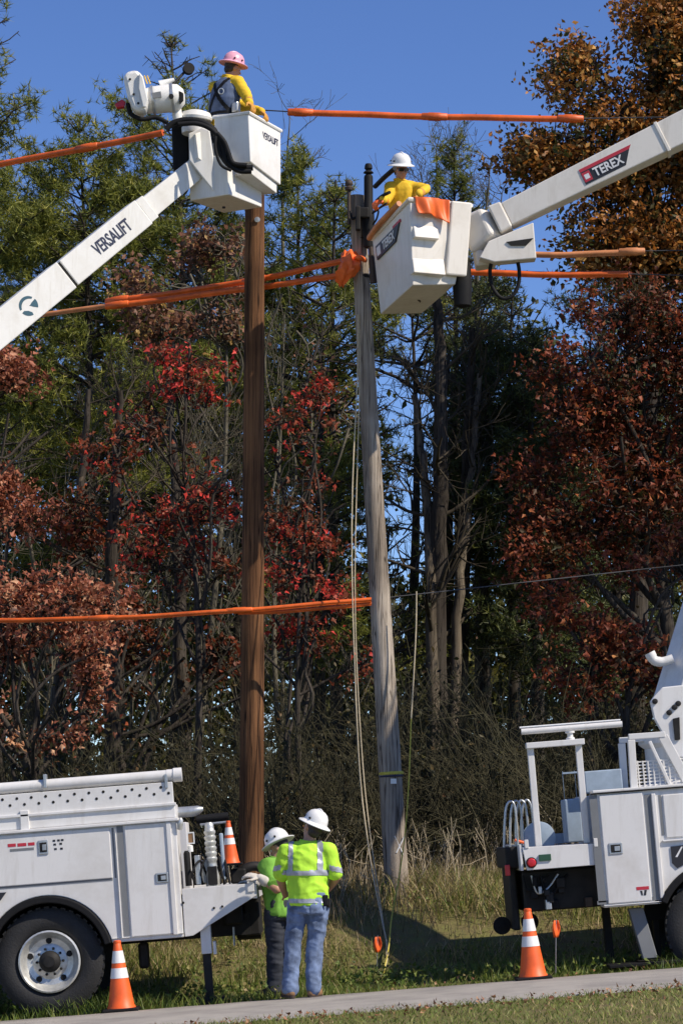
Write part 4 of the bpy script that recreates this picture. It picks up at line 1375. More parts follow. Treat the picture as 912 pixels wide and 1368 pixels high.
_Nt, _Rt, _Lt, _nr, _nl, _er, _dn = BK
blanket('rubber_blanket', 'orange rubber blanket draped over the edge of the bucket beside the worker in yellow', _Nt.lerp(_Rt, 0.06), _er, _dn, _nr, 0.44, 0.26, 4)

cone(Vector((at(163, 1345, 27.45).x, 27.45, float(gz(at(163, 1345, 27.45).x, 27)) + 0.03)), TILT, 'traffic_cone', 'orange traffic cone with two white collars standing beside the big truck tyre')
cone(Vector((at(712, 1304, 27.3).x, 27.3, float(gz(at(712, 1304, 27.3).x, 27)) + 0.03)), TILT, 'traffic_cone', 'orange traffic cone with two white collars standing behind the truck with the frame rack')
_p = at(309, 1156, 28.6)
cone(Vector((_p.x, 28.6, _p.z)), TILT, 'traffic_cone', 'orange traffic cone stowed up on the tail deck of a truck', 0.66)
# ------------------------------------------------------------------ poles


def utility_pole(name, label, top, bottom, r_top, r_bot, mat, seed):
    top, bottom = Vector(top), Vector(bottom)
    root = empty(name, bottom, label, 'utility pole', 'wooden utility poles')
    n, m = 28, 60
    r = np.random.default_rng(seed)
    mb = MB()
    ax = (top - bottom)
    prof = 0.006 * r.normal(size=n)
    for i in range(m + 1):
        t = i / m
        rad = r_bot + (r_top - r_bot) * t
        c = bottom + ax * t + Vector((0.012 * math.sin(3 * t + seed), 0.012 * math.cos(4 * t), 0))
        for k in range(n):
            a = 2 * math.pi * k / n
            rr = rad * (1 + 0.012 * math.sin(5 * a + 2 * t + seed)) + 0.25 * prof[k] * math.sin(9 * t + k)
            mb.v.append(c + Vector((math.cos(a) * rr, math.sin(a) * rr, 0)))
    for i in range(m):
        for k in range(n):
            k2 = (k + 1) % n
            mb.f.append((i * n + k, i * n + k2, (i + 1) * n + k2, (i + 1) * n + k))
    mb.f.append(tuple(m * n + k for k in range(n)))
    o = mb.build('shaft', mat, root, smooth=60)
    return root, o


P1T, P1B = at(341.5, 235, 32.9), at(333, 1215, 32.9)
pole_new, pn = utility_pole('utility_pole', 'brown new utility pole standing behind the tail of a truck', P1T, P1B - Vector((0, 0, 0.5)), 0.118, 0.155, POLE_BROWN, 1)
P2T, P2B = at(478, 262, 32.6), at(532, 1203, 32.6)
pole_old, po = utility_pole('utility_pole', 'weathered grey utility pole with black insulators on its top', P2T, P2B - Vector((0, 0, 0.4)), 0.093, 0.150, POLE_GREY, 2)


def on_pole(A, B, py):
    lo, hi = 0.0, 1.0
    for _ in range(40):
        m = (lo + hi) / 2
        q = A.lerp(B, m)
        zc = q.y * math.cos(PITCH) + (q.z - CAM_Z) * math.sin(PITCH)
        yc = -q.y * math.sin(PITCH) + (q.z - CAM_Z) * math.cos(PITCH)
        sy = H_PX / 2 - F_PX * yc / zc
        if sy < py:
            lo = m
        else:
            hi = m
    return A.lerp(B, lo)


# grey pole: insulators, sleeve, bracket, bands, plaque
c = at(492.5, 262, 32.45)
MB().lathe([(0.035, 0.62), (0.045, 0.60), (0.05, 0.56), (0.03, 0.54), (0.055, 0.52), (0.065, 0.505), (0.03, 0.49), (0.05, 0.47), (0.055, 0.45), (0.055, 0.05), (0.07, 0.02), (0.075, -0.10), (0.06, -0.42), (0.02, -0.44)][::-1], at(492, 285, 32.45), (0, 0, 1), 16).build('insulator', BLACK, pole_old, smooth=50)
ic = at(466, 270, 32.5)
MB().lathe([(0.02, -0.28), (0.022, 0.0), (0.02, 0.14), (0.05, 0.15), (0.055, 0.18), (0.035, 0.20), (0.05, 0.22), (0.045, 0.26), (0.015, 0.28)], ic, (0, 0, 1), 14).build('insulator', BOOTDK, pole_old, smooth=50)
m = MB()
m.box(at(485, 285, 32.40), (0.14, 0.12, 0.13))
m.box(at(478, 292, 32.38), (0.06, 0.10, 0.30))
m.build('pole_top_bracket', DARKMETAL, pole_old, bevel=0.015)
MB().tube(smoothpath([at(497, 285, 32.35), at(505, 281, 32.3), at(503, 292, 32.3), at(498, 300, 32.35)], 5), 0.012, 7).build('jumper_wire', BLACK, pole_old, smooth=50)
MB().tube(smoothpath([at(468, 282, 32.45), at(470, 292, 32.42), at(476, 290, 32.42)], 5), 0.016, 7).build('jumper_wire', BLACK, pole_old, smooth=50)
MB().tube([at(495, 330, 32.4), at(499, 378, 32.4)], [0.03, 0.045], 8).build('ground_guard', BOOTDK, pole_old)
for py_, h_, mt in ((320, 0.02, DARKMETAL), (1033, 0.035, ROPEY), (1037, 0.02, NAVY), (370, 0.05, DARKMETAL)):
    q = on_pole(P2T, P2B, py_)
    rr = 0.093 + (0.150 - 0.093) * (q - P2T).length / (P2B - P2T).length + 0.006
    MB().lathe([(rr, -h_ / 2), (rr + 0.004, 0), (rr, h_ / 2)], q, (P2T - P2B), 24).build('pole_band', mt, pole_old, smooth=40)
q = on_pole(P2T, P2B, 1044) + Vector((0.02, -0.142, 0))
MB().box(q, (0.07, 0.008, 0.06)).build('pole_tag', REFL, pole_old)
m = MB()
q = on_pole(P2T, P2B, 1128) + Vector((0.06, -0.139, 0))
m.tube([q + Vector((-0.07, 0.01, 0.10)), q + Vector((0.03, 0.03, -0.12))], 0.008, 5)
m.tube([q + Vector((0.05, 0.03, 0.10)), q + Vector((-0.05, 0.005, -0.10))], 0.008, 5)
m.build('paint_mark', REFL, pole_old)
# brown pole: bolt plate and hardware
q = on_pole(P1T, P1B, 297) + Vector((0.03, -0.14, 0))
MB().lathe([(0.035, 0), (0.035, 0.012), (0.012, 0.016)], q, (0, -1, 0), 12).build('pole_bolt', STEEL, pole_new)

# ------------------------------------------------------------------ wires and line hoses


def line_hose(label, pts, r=0.034, couplers=(), mat=HOSE, ends=True, group='orange line hoses on the wires'):
    """pts: (px, py, Y)"""
    P = [at(*p) for p in pts]
    root = empty('line_hose', P[0], label, 'line hose', group)
    path = smoothpath(P, 8) if len(P) > 2 else [P[0].lerp(P[1], i / 12) for i in range(13)]
    path = [p + Vector((0, 0.004 * math.sin(2.1 * i + len(label)), 0.0035 * math.sin(0.9 * i + 2 * len(label)) - 0.02 * math.sin(math.pi * i / (len(path) - 1)))) for i, p in enumerate(path)]
    MB().tube(path, r, 12).build('tube', mat, root, smooth=50)
    # moulded lip along the underside
    d = (P[-1] - P[0]).normalized()
    dn = Vector((0, 0, -1))
    MB().tube([p + dn * (r * 1.02) - Vector((0, 0.01, 0)) for p in path], r * 0.28, 6).build('lip', mat, root, smooth=50)
    for t in couplers:
        i = t * (len(path) - 1)
        a = path[int(i)].lerp(path[min(int(i) + 1, len(path) - 1)], i - int(i))
        MB().tube([a + d * s for s in (-0.16, -0.15, -0.08, -0.07, 0.07, 0.08, 0.15, 0.16)], [r * 1.0, r * 1.25, r * 1.3, r * 1.45, r * 1.45, r * 1.3, r * 1.25, r * 1.0], 12).build('coupler', mat, root, smooth=50)
    return root


def wire(label, pts, r=0.007, sag=0.0):
    P = [at(*p) for p in pts]
    path = []
    for a, b in zip(P[:-1], P[1:]):
        for i in range(12):
            t = i / 12
            path.append(a.lerp(b, t) - Vector((0, 0, 4 * sag * t * (1 - t))))
    path.append(P[-1])
    o = MB().tube(path, r, 6).build('power_line', WIRE, None, smooth=60)
    tag(o, label, 'wire', 'power lines')
    return o


# top conductor
line_hose('orange line hose on the upper wire ending below the white jib winch', [(-140, 243, 34.3), (218, 177, 32.6)], 0.037, (0.727,))
line_hose('long orange line hose hanging in open sky between the two buckets', [(394, 149.5, 32.6), (580, 153.5, 32.55), (767, 158.5, 32.5)], 0.036, (0.02, 0.5, 0.985))
wire('thin wire carrying the uppermost orange hoses', [(-300, 273, 35.1), (218, 177, 32.6), (330, 146, 32.6), (394, 149.5, 32.6), (767, 158.5, 32.5), (1300, 150, 32.2)], 0.008)
# middle conductors
line_hose('upper one of two close orange line hoses meeting at the grey pole wrap', [(150, 402, 33.8), (322, 375, 33.2), (456, 348.5, 32.7)], 0.034, (0.02, 0.56))
line_hose('lower one of two close orange line hoses meeting at the grey pole wrap', [(150, 408.5, 33.6), (322, 384.5, 33.15), (458, 367, 32.6)], 0.034, (0.02, 0.56))
line_hose('faded tan line hose ending at the close pair of orange hoses', [(-60, 433, 34.4), (148, 407, 33.8)], 0.028, (), HOSE_OLD)
wire('thin wire inside the close pair of orange hoses', [(-300, 468, 35.2), (150, 405, 33.9), (460, 350, 32.75), (478, 350, 32.6)], 0.008)
line_hose('faded orange line hose beneath the upper boom, reaching past the bucket bracket', [(690, 339.5, 32.6), (848, 335.5, 32.5)], 0.034, (0.97,), HOSE_OLD)
line_hose('bright orange line hose passing through the black hose loop', [(604, 362, 32.7), (838, 366, 32.6)], 0.036, ())
wire('thin wire leaving the faded hose towards the red oak', [(690, 339, 32.62), (848, 335.5, 32.5), (1300, 328, 32.0)], 0.007)
wire('thin wire leaving the bright hose towards the red oak', [(500, 360, 32.7), (838, 366, 32.6), (1300, 378, 32.1)], 0.007)
# low cable
line_hose('orange line hose along the low cable, crossing in front of the brown pole', [(-60, 829, 33.0), (130, 824, 32.6), (318, 813.5, 32.3), (496, 800.5, 32.35)], 0.026, (0.345, 0.67), HOSE)
line_hose('second thin orange hose doubled under the low cable', [(318, 819, 32.32), (496, 806, 32.37)], 0.020, (), HOSE)
wire('thin low cable leaving the grey pole towards the woods', [(520, 798, 32.6), (700, 778, 32.9), (872, 759, 33.2), (1300, 714, 34.0)], 0.007)


def wrap():
    """orange blanket knotted round the wires at the grey pole"""
    root = empty('rubber_blanket', at(464, 360, 32.5), 'crumpled orange rubber wrap tied to the grey pole', 'blanket')
    r = np.random.default_rng(5)
    n, m = 22, 18
    m_ = MB()
    axis = [at(466, 336, 32.5), at(466, 350, 32.42), at(463, 362, 32.42), at(458, 372, 32.45), at(456, 382, 32.5)]
    path = smoothpath(axis, 4)
    for i, p in enumerate(path):
        t = i / (len(path) - 1)
        rad = 0.03 + 0.085 * math.sin(math.pi * min(1, 0.12 + t * 0.95)) ** 0.7
        for k in range(n):
            a = 2 * math.pi * k / n
            q = rad * (1 + 0.22 * math.sin(3 * a + 5 * t) + 0.16 * math.sin(7 * a - 9 * t) + 0.05 * r.normal())
            m_.v.append(p + Vector((math.cos(a) * q, math.sin(a) * q * 0.9, 0.02 * math.sin(4 * a + 7 * t))))
    L_ = len(path)
    for i in range(L_ - 1):
        for k in range(n):
            k2 = (k + 1) % n
            m_.f.append((i * n + k, (i + 1) * n + k, (i + 1) * n + k2, i * n + k2))
    m_.f.append(tuple(range(n)))
    m_.f.append(tuple((L_ - 1) * n + k for k in range(n))[::-1])
    fixnormals(m_.build('blanket_roll', BLANKET, root, smooth=50))
    m2 = MB()
    m2.tube(smoothpath([at(472, 346, 32.45), at(480, 344, 32.35), at(488, 348, 32.45)], 4), 0.03, 8)
    m2.build('tie', BLANKET, root, smooth=50)


wrap()

# ------------------------------------------------------------------ ropes


def rope(label, pts, r, mat):
    o = MB().tube(smoothpath([at(*p) for p in pts], 8), r, 6).build('rope', mat, None, smooth=60)
    tag(o, label, 'rope', 'ropes hanging by the grey pole')


rope('tan hand line hanging on the shaded side of the grey pole', [(478, 420, 32.4), (477, 510, 32.35), (471, 640, 32.2), (470, 760, 32.1), (474, 900, 32.0), (481, 1040, 31.9), (495, 1150, 31.7), (509, 1225, 31.3), (518, 1270, 30.6), (512, 1300, 29.6)], 0.008, ROPE)
rope('second strand of the tan hand line looped by the grey pole', [(480, 420, 32.42), (480, 520, 32.4), (476, 660, 32.3), (474, 780, 32.2), (477, 900, 32.1), (486, 1040, 31.95), (499, 1150, 31.75), (512, 1235, 31.3), (516, 1278, 30.4), (508, 1305, 29.4)], 0.0065, ROPE)
rope('tan rope hanging on the sunlit side of the grey pole', [(556, 790, 32.3), (555, 850, 32.3), (549, 960, 32.25)], 0.0085, ROPE)
rope('yellow lower length of rope brushing the foot of the grey pole', [(549, 960, 32.25), (546, 1040, 32.2), (541, 1110, 32.1), (533, 1170, 32.0), (523, 1225, 31.3), (519, 1265, 30.6), (512, 1300, 29.5)], 0.008, ROPEY)

# ------------------------------------------------------------------ marker flags


def marker(label, px_, py_, Y, rz):
    p = at(px_, py_, Y)
    g = float(gz(p.x, Y))
    root = empty('marker_flag', (p.x, Y, g), label, 'marker flag', 'orange marker flags')
    MB().tube([(p.x, Y, g - 0.05), (p.x + 0.01, Y, p.z + 0.10)], 0.004, 6).build('wire_stem', STEEL, root)
    m = MB()
    nu, nv = 6, 5
    for j in range(nv + 1):
        for i in range(nu + 1):
            s, t = i / nu - 0.5, j / nv - 0.5
            m.v.append(Vector((p.x + 0.01 + 0.105 * s * math.cos(rz) * (1 - abs(t) * 0.9), Y + 0.105 * s * math.sin(rz) + 0.018 * math.sin(7 * s + 3 * t), p.z + 0.17 * t)))
    for j in range(nv):
        for i in range(nu):
            a = j * (nu + 1) + i
            m.f.append((a, a + 1, a + nu + 2, a + nu + 1))
    o = m.build('flag', FLAG, root, smooth=60)
    so = o.modifiers.new('thickness', 'SOLIDIFY')
    so.thickness = 0.003


marker('orange marker flag stuck in the grass below the grey pole', 503, 1262, 30.3, 0.3)
marker('orange marker flag stuck in the grass under the truck bed behind a cone', 741, 1241, 27.78, 0.5)
# ------------------------------------------------------------------ people


class Clay:
    """overlapping closed lumps that are fused into one continuous surface"""

    def __init__(self):
        self.m = MB()

    def ell(self, c, rx, ry, rz, rot=None, n=16, k=10):
        c = Vector(c)
        base = len(self.m.v)
        pts = []
        for j in range(k + 1):
            th = math.pi * j / k
            rr = max(math.sin(th), 0.02)
            for i in range(n):
                a = 2 * math.pi * i / n
                p = Vector((rx * rr * math.cos(a), ry * rr * math.sin(a), -rz * math.cos(th)))
                pts.append(c + (rot @ p if rot is not None else p))
        self.m.v += pts
        for j in range(k):
            for i in range(n):
                i2 = (i + 1) % n
                self.m.f.append((base + j * n + i, base + j * n + i2, base + (j + 1) * n + i2, base + (j + 1) * n + i))
        self.m.f.append(tuple(base + i for i in range(n))[::-1])
        self.m.f.append(tuple(base + k * n + i for i in range(n)))
        return self

    def cap(self, p, q, r0, r1, n=14):
        p, q = Vector(p), Vector(q)
        d = (q - p)
        L = d.length
        d = d / L
        rings, rad = [], []
        for s in (1.0, 0.92, 0.7, 0.38):
            rings.append(p - d * r0 * s)
            rad.append(r0 * math.sqrt(max(1 - s * s, 0.0004)))
        for t in (0, 0.33, 0.66, 1):
            rings.append(p + d * L * t)
            rad.append(r0 + (r1 - r0) * t)
        for s in (0.38, 0.7, 0.92, 1.0):
            rings.append(q + d * r1 * s)
            rad.append(r1 * math.sqrt(max(1 - s * s, 0.0004)))
        self.m.tube(rings, rad, n)
        return self

    def limb(self, pts, rs):
        for i in range(len(pts) - 1):
            self.cap(pts[i], pts[i + 1], rs[i], rs[i + 1])
        return self

    def rings(self, rs, n=22):
        """rs: (x, y, z, rx, ry, yaw)"""
        base = len(self.m.v)
        for (x, y, z, rx, ry, yaw) in rs:
            c, s = math.cos(yaw), math.sin(yaw)
            for i in range(n):
                a = 2 * math.pi * i / n
                u, v = rx * math.cos(a), ry * math.sin(a)
                self.m.v.append(Vector((x + u * c - v * s, y + u * s + v * c, z)))
        for j in range(len(rs) - 1):
            for i in range(n):
                i2 = (i + 1) % n
                self.m.f.append((base + j * n + i, base + j * n + i2, base + (j + 1) * n + i2, base + (j + 1) * n + i))
        self.m.f.append(tuple(base + i for i in range(n))[::-1])
        self.m.f.append(tuple(base + (len(rs) - 1) * n + i for i in range(n)))
        return self

    def hand(self, w, d, nrm, curl=0.5, thumb=1, size=1.0):
        """wrist point, pointing direction, back-of-hand normal; thumb: +1/-1 side"""
        w, d, nrm = Vector(w), Vector(d).normalized(), Vector(nrm)
        nrm = (nrm - d * nrm.dot(d)).normalized()
        s = d.cross(nrm) * thumb
        k = size
        R3 = Matrix((s, d, nrm)).transposed()
        self.ell(w + d * 0.05 * k, 0.042 * k, 0.058 * k, 0.02 * k, R3)
        for i, (off, ln) in enumerate(((-0.030, 0.062), (-0.010, 0.078), (0.010, 0.085), (0.030, 0.074))):
            b = w + d * 0.088 * k + s * off * k
            a1, a2, a3 = curl * 0.7, curl * 1.6, curl * 2.4
            p0 = b
            pts = [p0]
            for a, f in ((a1, 0.45), (a2, 0.32), (a3, 0.23)):
                p0 = p0 + (d * math.cos(a) - nrm * math.sin(a)) * ln * f * k
                pts.append(p0)
            self.limb(pts, [0.0105 * k, 0.010 * k, 0.0095 * k, 0.0085 * k])
        tb = w + d * 0.025 * k + s * 0.036 * k
        t1 = tb + (s * 0.75 + d * 0.65 - nrm * 0.25 * curl).normalized() * 0.045 * k
        t2 = t1 + (s * 0.25 + d * 0.9 - nrm * 0.6 * curl).normalized() * 0.034 * k
        self.limb([tb, t1, t2], [0.0135 * k, 0.0115 * k, 0.0095 * k])
        return self

    def mesh(self, voxel, smooth=3, fold=0.0, seed=0, fscale=16.0):
        me = bpy.data.meshes.new('clay')
        me.from_pydata([tuple(p) for p in self.m.v], [], self.m.f)
        o = bpy.data.objects.new('clay', me)
        COL.objects.link(o)
        fixnormals_all(me)
        r = o.modifiers.new('fuse', 'REMESH')
        r.mode = 'VOXEL'
        r.voxel_size = voxel
        if smooth:
            s = o.modifiers.new('soften', 'SMOOTH')
            s.factor = 0.5
            s.iterations = smooth
        dg = bpy.context.evaluated_depsgraph_get()
        out = bpy.data.meshes.new_from_object(o.evaluated_get(dg))
        bpy.data.objects.remove(o)
        if fold:
            n = len(out.vertices)
            co = np.empty(n * 3, np.float32)
            out.vertices.foreach_get('co', co)
            no = np.empty(n * 3, np.float32)
            out.vertices.foreach_get('normal', no)
            P, Nn = co.reshape(-1, 3).astype(float), no.reshape(-1, 3)
            # creases: ridged noise, warped so that folds run diagonally and hang
            Q = P + 0.05 * np.stack([snoise(P, seed + 1, 7), snoise(P, seed + 2, 7), snoise(P, seed + 4, 7)], 1)
            a = 1 - np.abs(snoise(Q * [1.0, 1.0, 0.55], seed, fscale)) * 2.0
            b = 1 - np.abs(snoise(Q * [0.8, 0.8, 1.3] + 3, seed + 9, fscale * 1.5)) * 2.0
            d = 0.6 * np.clip(a, -0.6, 1) + 0.4 * np.clip(b, -0.6, 1)
            P = P + Nn * (d * fold)[:, None]
            out.vertices.foreach_set('co', P.astype(np.float32).ravel())
        out.polygons.foreach_set('use_smooth', np.ones(len(out.polygons), bool))
        out.update()
        return out


def fixnormals_all(me):
    import bmesh
    bm = bmesh.new()
    bm.from_mesh(me)
    bmesh.ops.recalc_face_normals(bm, faces=bm.faces)
    bm.to_mesh(me)
    bm.free()


def peel(me, mask, off):
    """faces of a garment picked by mask(centre), lifted off it: tape, straps"""
    n = len(me.vertices)
    co = np.empty(n * 3, np.float32)
    me.vertices.foreach_get('co', co)
    no = np.empty(n * 3, np.float32)
    me.vertices.foreach_get('normal', no)
    P = co.reshape(-1, 3) + no.reshape(-1, 3) * off
    faces = []
    for p in me.polygons:
        if mask(*p.center):
            faces.append(tuple(p.vertices))
    used = sorted({i for f in faces for i in f})
    mp = {v: i for i, v in enumerate(used)}
    out = bpy.data.meshes.new('strip')
    out.from_pydata([tuple(P[v]) for v in used], [], [tuple(mp[i] for i in f) for f in faces])
    out.polygons.foreach_set('use_smooth', np.ones(len(out.polygons), bool))
    return out


def hard_hat(root, M, mat, suspension=True):
    h = MB(M)
    prof = [(0.175, -0.012), (0.178, -0.006), (0.172, 0.0), (0.145, 0.012), (0.128, 0.022), (0.125, 0.05), (0.115, 0.085), (0.092, 0.118), (0.060, 0.138), (0.025, 0.147), (0.001, 0.148)]
    h.lathe(prof, (0, 0, 0), (0, 0, 1), 32, sx=0.92, sy=1.06)
    o = h.build('hard_hat', mat, root, smooth=50)
    rd = MB(M)
    pts = [Vector((0, -0.128 + 0.256 * t, 0.026 + 0.124 * math.sin(math.pi * (0.04 + 0.92 * t)) ** 0.62)) for t in np.linspace(0.02, 0.98, 15)]
    rd.tube(pts, [0.004] + [0.012] * 13 + [0.004], 8)
    rd.build('ridge', mat, o, smooth=60)
    hl = MB(M)
    for s in (-1, 1):
        for k in (-1, 1):
            hl.lathe([(0.011, 0), (0.011, 0.012), (0.003, 0.013)], Vector((s * 0.108, k * 0.05, 0.045)), (s, k * 0.4, 0.25), 10)
    hl.build('vent_slots', GAP, o)
    return o


def person(loc, label, J, girth=1.0, yaw=0.0, head=(0, 0, 0), shirt=HIVIS, sleeve='short', trousers=DENIM, boots=BOOT, hat=WHITEHAT,
           gloves=(None, None), hair=HAIR, curl=(0.5, 0.5), hemz=None, tape=None, glasses=False, seed=1, pockets=False, crease=0.022):
    root = empty('person', loc, label, 'person')
    M0 = Matrix.Translation(Vector(loc))
    V = {k: Vector(v) for k, v in J.items()}
    g = girth
    pel, che, neck, hd = V['pelvis'], V['chest'], V['neck'], V['head']

    def ring(t, rx, ry, ex=0.0, lo=pel, hi=neck):
        a = lo.lerp(che, min(t * 2, 1)) if t < 0.5 else che.lerp(hi, (t - 0.5) * 2)
        return (a.x, a.y, a.z, rx * g + ex, ry * g + ex, yaw)

    def torso(ex, zlo=None, top=True):
        rs = []
        if zlo is not None:
            rs.append((pel.x, pel.y, zlo, 0.172 * g + ex, 0.125 * g + ex, yaw))
        rs += [(pel.x, pel.y, pel.z - 0.02, 0.168 * g + ex, 0.122 * g + ex, yaw)] if zlo is None or zlo < pel.z - 0.05 else []
        rs += [ring(0.16, 0.160, 0.118, ex), ring(0.32, 0.160, 0.118, ex), ring(0.5, 0.172, 0.122, ex), ring(0.68, 0.178, 0.118, ex), ring(0.82, 0.170, 0.102, ex), ring(0.92, 0.125, 0.08, ex)]
        if top:
            rs.append(ring(1.0, 0.068, 0.062, ex * 0.6))
        return rs
    yw, pt, rl = head
    Rh = (Matrix.Rotation(yw, 3, 'Z') @ Matrix.Rotation(pt, 3, 'X') @ Matrix.Rotation(rl, 3, 'Y'))

    def hp(x, y, z):
        return hd + Rh @ Vector((x, y, z))
    # ---- body: one surface
    c = Clay()
    c.rings(torso(0.0))
    c.cap(neck, hd + Rh @ Vector((0, -0.01, -0.05)), 0.058, 0.054)
    c.ell(hp(0, -0.012, 0.025), 0.076, 0.096, 0.098, Rh)
    c.ell(hp(0, 0.022, -0.045), 0.060, 0.070, 0.078, Rh)
    c.ell(hp(0, 0.052, -0.092), 0.030, 0.030, 0.026, Rh)             # chin
    c.limb([hp(0, 0.082, 0.012), hp(0, 0.108, -0.030)], [0.009, 0.014])   # nose
    c.cap(hp(-0.030, 0.076, 0.028), hp(0.030, 0.076, 0.028), 0.012, 0.012)  # brow
    c.cap(hp(-0.020, 0.078, -0.066), hp(0.020, 0.078, -0.066), 0.008, 0.008)  # lips
    for s in (-1, 1):
        c.ell(hp(s * 0.079, -0.008, -0.008), 0.010, 0.020, 0.032, Rh)   # ears
        c.ell(hp(s * 0.040, 0.062, -0.02), 0.022, 0.018, 0.022, Rh)    # cheeks
    for sd in 'LR':
        c.cap(V['neck'].lerp(V['sh' + sd], 0.55) - Vector((0, 0, 0.02)), V['sh' + sd], 0.06, 0.066)
        c.limb([V['sh' + sd], V['el' + sd], V['wr' + sd]], [0.062 * g ** 0.5, 0.046 * g ** 0.5, 0.030])
        c.cap(V['el' + sd].lerp(V['wr' + sd], 0.2), V['el' + sd].lerp(V['wr' + sd], 0.45), 0.046, 0.042)
        c.limb([V['hip' + sd], V['kn' + sd], V['an' + sd]], [0.088 * g ** 0.5, 0.062, 0.042])
        c.cap(V['kn' + sd].lerp(V['an' + sd], 0.2), V['kn' + sd].lerp(V['an' + sd], 0.42), 0.058, 0.054)
    for i, sd in enumerate('LR'):
        if gloves[i] is None:
            dr = V['hd' + sd]
            c.hand(V['wr' + sd], dr, V.get('hn' + sd, Vector((0, 0, 1))), curl[i], 1 if sd == 'R' else -1)
    me = c.mesh(0.0108, 2)
    me.transform(M0)
    put('body', me, SKIN, root)
    # eyes, hair
    for s in (-1, 1):
        m = Clay().ell(hp(s * 0.031, 0.081, 0.008), 0.012, 0.010, 0.010, Rh, 10, 6).m
        m.M = M0
        m.build('eye', REFL, root, smooth=60)
        m = Clay().ell(hp(s * 0.031, 0.0905, 0.008), 0.005, 0.003, 0.005, Rh, 8, 5).m
        m.M = M0
        m.build('pupil', LENS, root)
    hc = Clay()
    hc.ell(hp(0, -0.028, 0.035), 0.081, 0.092, 0.092, Rh)
    hc.ell(hp(0, -0.052, -0.030), 0.068, 0.058, 0.055, Rh)
    me = hc.mesh(0.009, 2, 0.003, seed, 60)
    me.transform(M0)
    put('hair', me, hair, root)
    # ---- trousers
    t = Clay()
    t.rings([(pel.x, pel.y, pel.z + 0.10, 0.165 * g + 0.012, 0.12 * g + 0.012, yaw), (pel.x, pel.y, pel.z, 0.170 * g + 0.014, 0.126 * g + 0.014, yaw), (pel.x, pel.y, pel.z - 0.10, 0.165 * g + 0.012, 0.122 * g + 0.012, yaw)])
    for sd in 'LR':
        h, k, a = V['hip' + sd], V['kn' + sd], V['an' + sd]
        t.limb([h, k, a + Vector((0, 0, -0.02))], [0.100 * g ** 0.6, 0.078 * g ** 0.3, 0.068])
        t.cap(k.lerp(a, 0.75), a + Vector((0, 0, -0.015)), 0.070, 0.076)
    me = t.mesh(0.011, 2, 0.019, seed + 1, 19)
    me.transform(M0)
    tr = put('trousers', me, trousers, root)
    if pockets:
        for s_ in (-1, 1):
            cx = loc[0] + pel.x + s_ * 0.085
            q_ = peel(me, lambda x, y, z: abs(x - cx) < 0.062 and y < loc[1] + pel.y - 0.06 and pel.z - 0.16 < z - loc[2] < pel.z - 0.01 - 0.0 * x, 0.005)
            put('pocket', q_, trousers, tr)
    # ---- boots
    for sd in 'LR':
        a, to = V['an' + sd], V['toe' + sd]
        f = (to - a)
        f.z = 0
        f.normalize()
        b = Clay()
        ank = Vector((a.x, a.y, 0.0))
        b.limb([ank + Vector((0, 0, 0.16)), ank + Vector((0, 0, 0.06))], [0.056, 0.054])
        b.limb([ank - f * 0.035 + Vector((0, 0, 0.048)), ank + f * 0.09 + Vector((0, 0, 0.05)), ank + f * 0.175 + Vector((0, 0, 0.042))], [0.046, 0.052, 0.040])
        me = b.mesh(0.009, 2)
        for v in me.vertices:
            v.co.z = max(v.co.z, 0.004)
        me.transform(M0)
        bo = put('boot', me, boots, root)
        so = Clay()
        sd_ = Vector((-f.y, f.x, 0))
        mm = MB(M0)
        out = []
        for k in range(20):
            an = 2 * math.pi * k / 20
            out.append(ank + f * (0.068 + 0.155 * math.cos(an)) + sd_ * 0.056 * math.sin(an))
        mm.add([p + Vector((0, 0, 0.0)) for p in out] + [p + Vector((0, 0, 0.024)) for p in out], [tuple(range(20))[::-1], tuple(range(20, 40))] + [(k, (k + 1) % 20, (k + 1) % 20 + 20, k + 20) for k in range(20)])
        mm.build('sole', BOOTDK, bo)
    # ---- shirt
    s = Clay()
    hz = hemz if hemz is not None else pel.z - 0.04
    s.rings(torso(0.022, hz))
    for sd in 'LR':
        sh, el, wr = V['sh' + sd], V['el' + sd], V['wr' + sd]
        s.cap(neck.lerp(sh, 0.5) - Vector((0, 0, 0.03)), sh, 0.075 * g ** 0.5, 0.085 * g)
        if sleeve == 'short':
            e = sh.lerp(el, 0.80)
            s.cap(sh, e, 0.088 * g ** 0.4, 0.080 * g ** 0.4)
        else:
            s.limb([sh, el, wr], [0.080 * g, 0.062 * g, 0.046])
    me = s.mesh(0.0105, 2, crease, seed + 3, 17)
    if tape:
        strips = peel(me, tape, 0.005)
        strips.transform(M0)
    me.transform(M0)
    sh_o = put('shirt', me, shirt, root)
    if tape:
        put('reflective_tape', strips, STRIPE, sh_o)
    col = MB(M0)
    col.tube([neck + Vector((0.075 * math.cos(a), 0.07 * math.sin(a), 0.005 + 0.012 * math.sin(a - 1.2))) for a in np.linspace(0, 2 * math.pi, 21)[:-1]], 0.014, 8, closed=True)
    col.build('collar', shirt, sh_o, smooth=60)
    # ---- gloves
    for i, sd in enumerate('LR'):
        if gloves[i] is not None:
            q = Clay()
            w = V['wr' + sd]
            el = V['el' + sd]
            q.cap(w.lerp(el, 0.30), w, 0.058, 0.042)
            q.hand(w, V['hd' + sd], V.get('hn' + sd, Vector((0, 0, 1))), curl[i], 1 if sd == 'R' else -1, 1.22)
            me = q.mesh(0.0075, 2)
            me.transform(M0)
            put('glove', me, gloves[i], root)
    # ---- hat
    HM = M0 @ Matrix.Translation(hp(0, -0.012, 0.052)) @ Rh.to_4x4() @ Matrix.Rotation(R(4), 4, 'X')
    hard_hat(root, HM, hat)
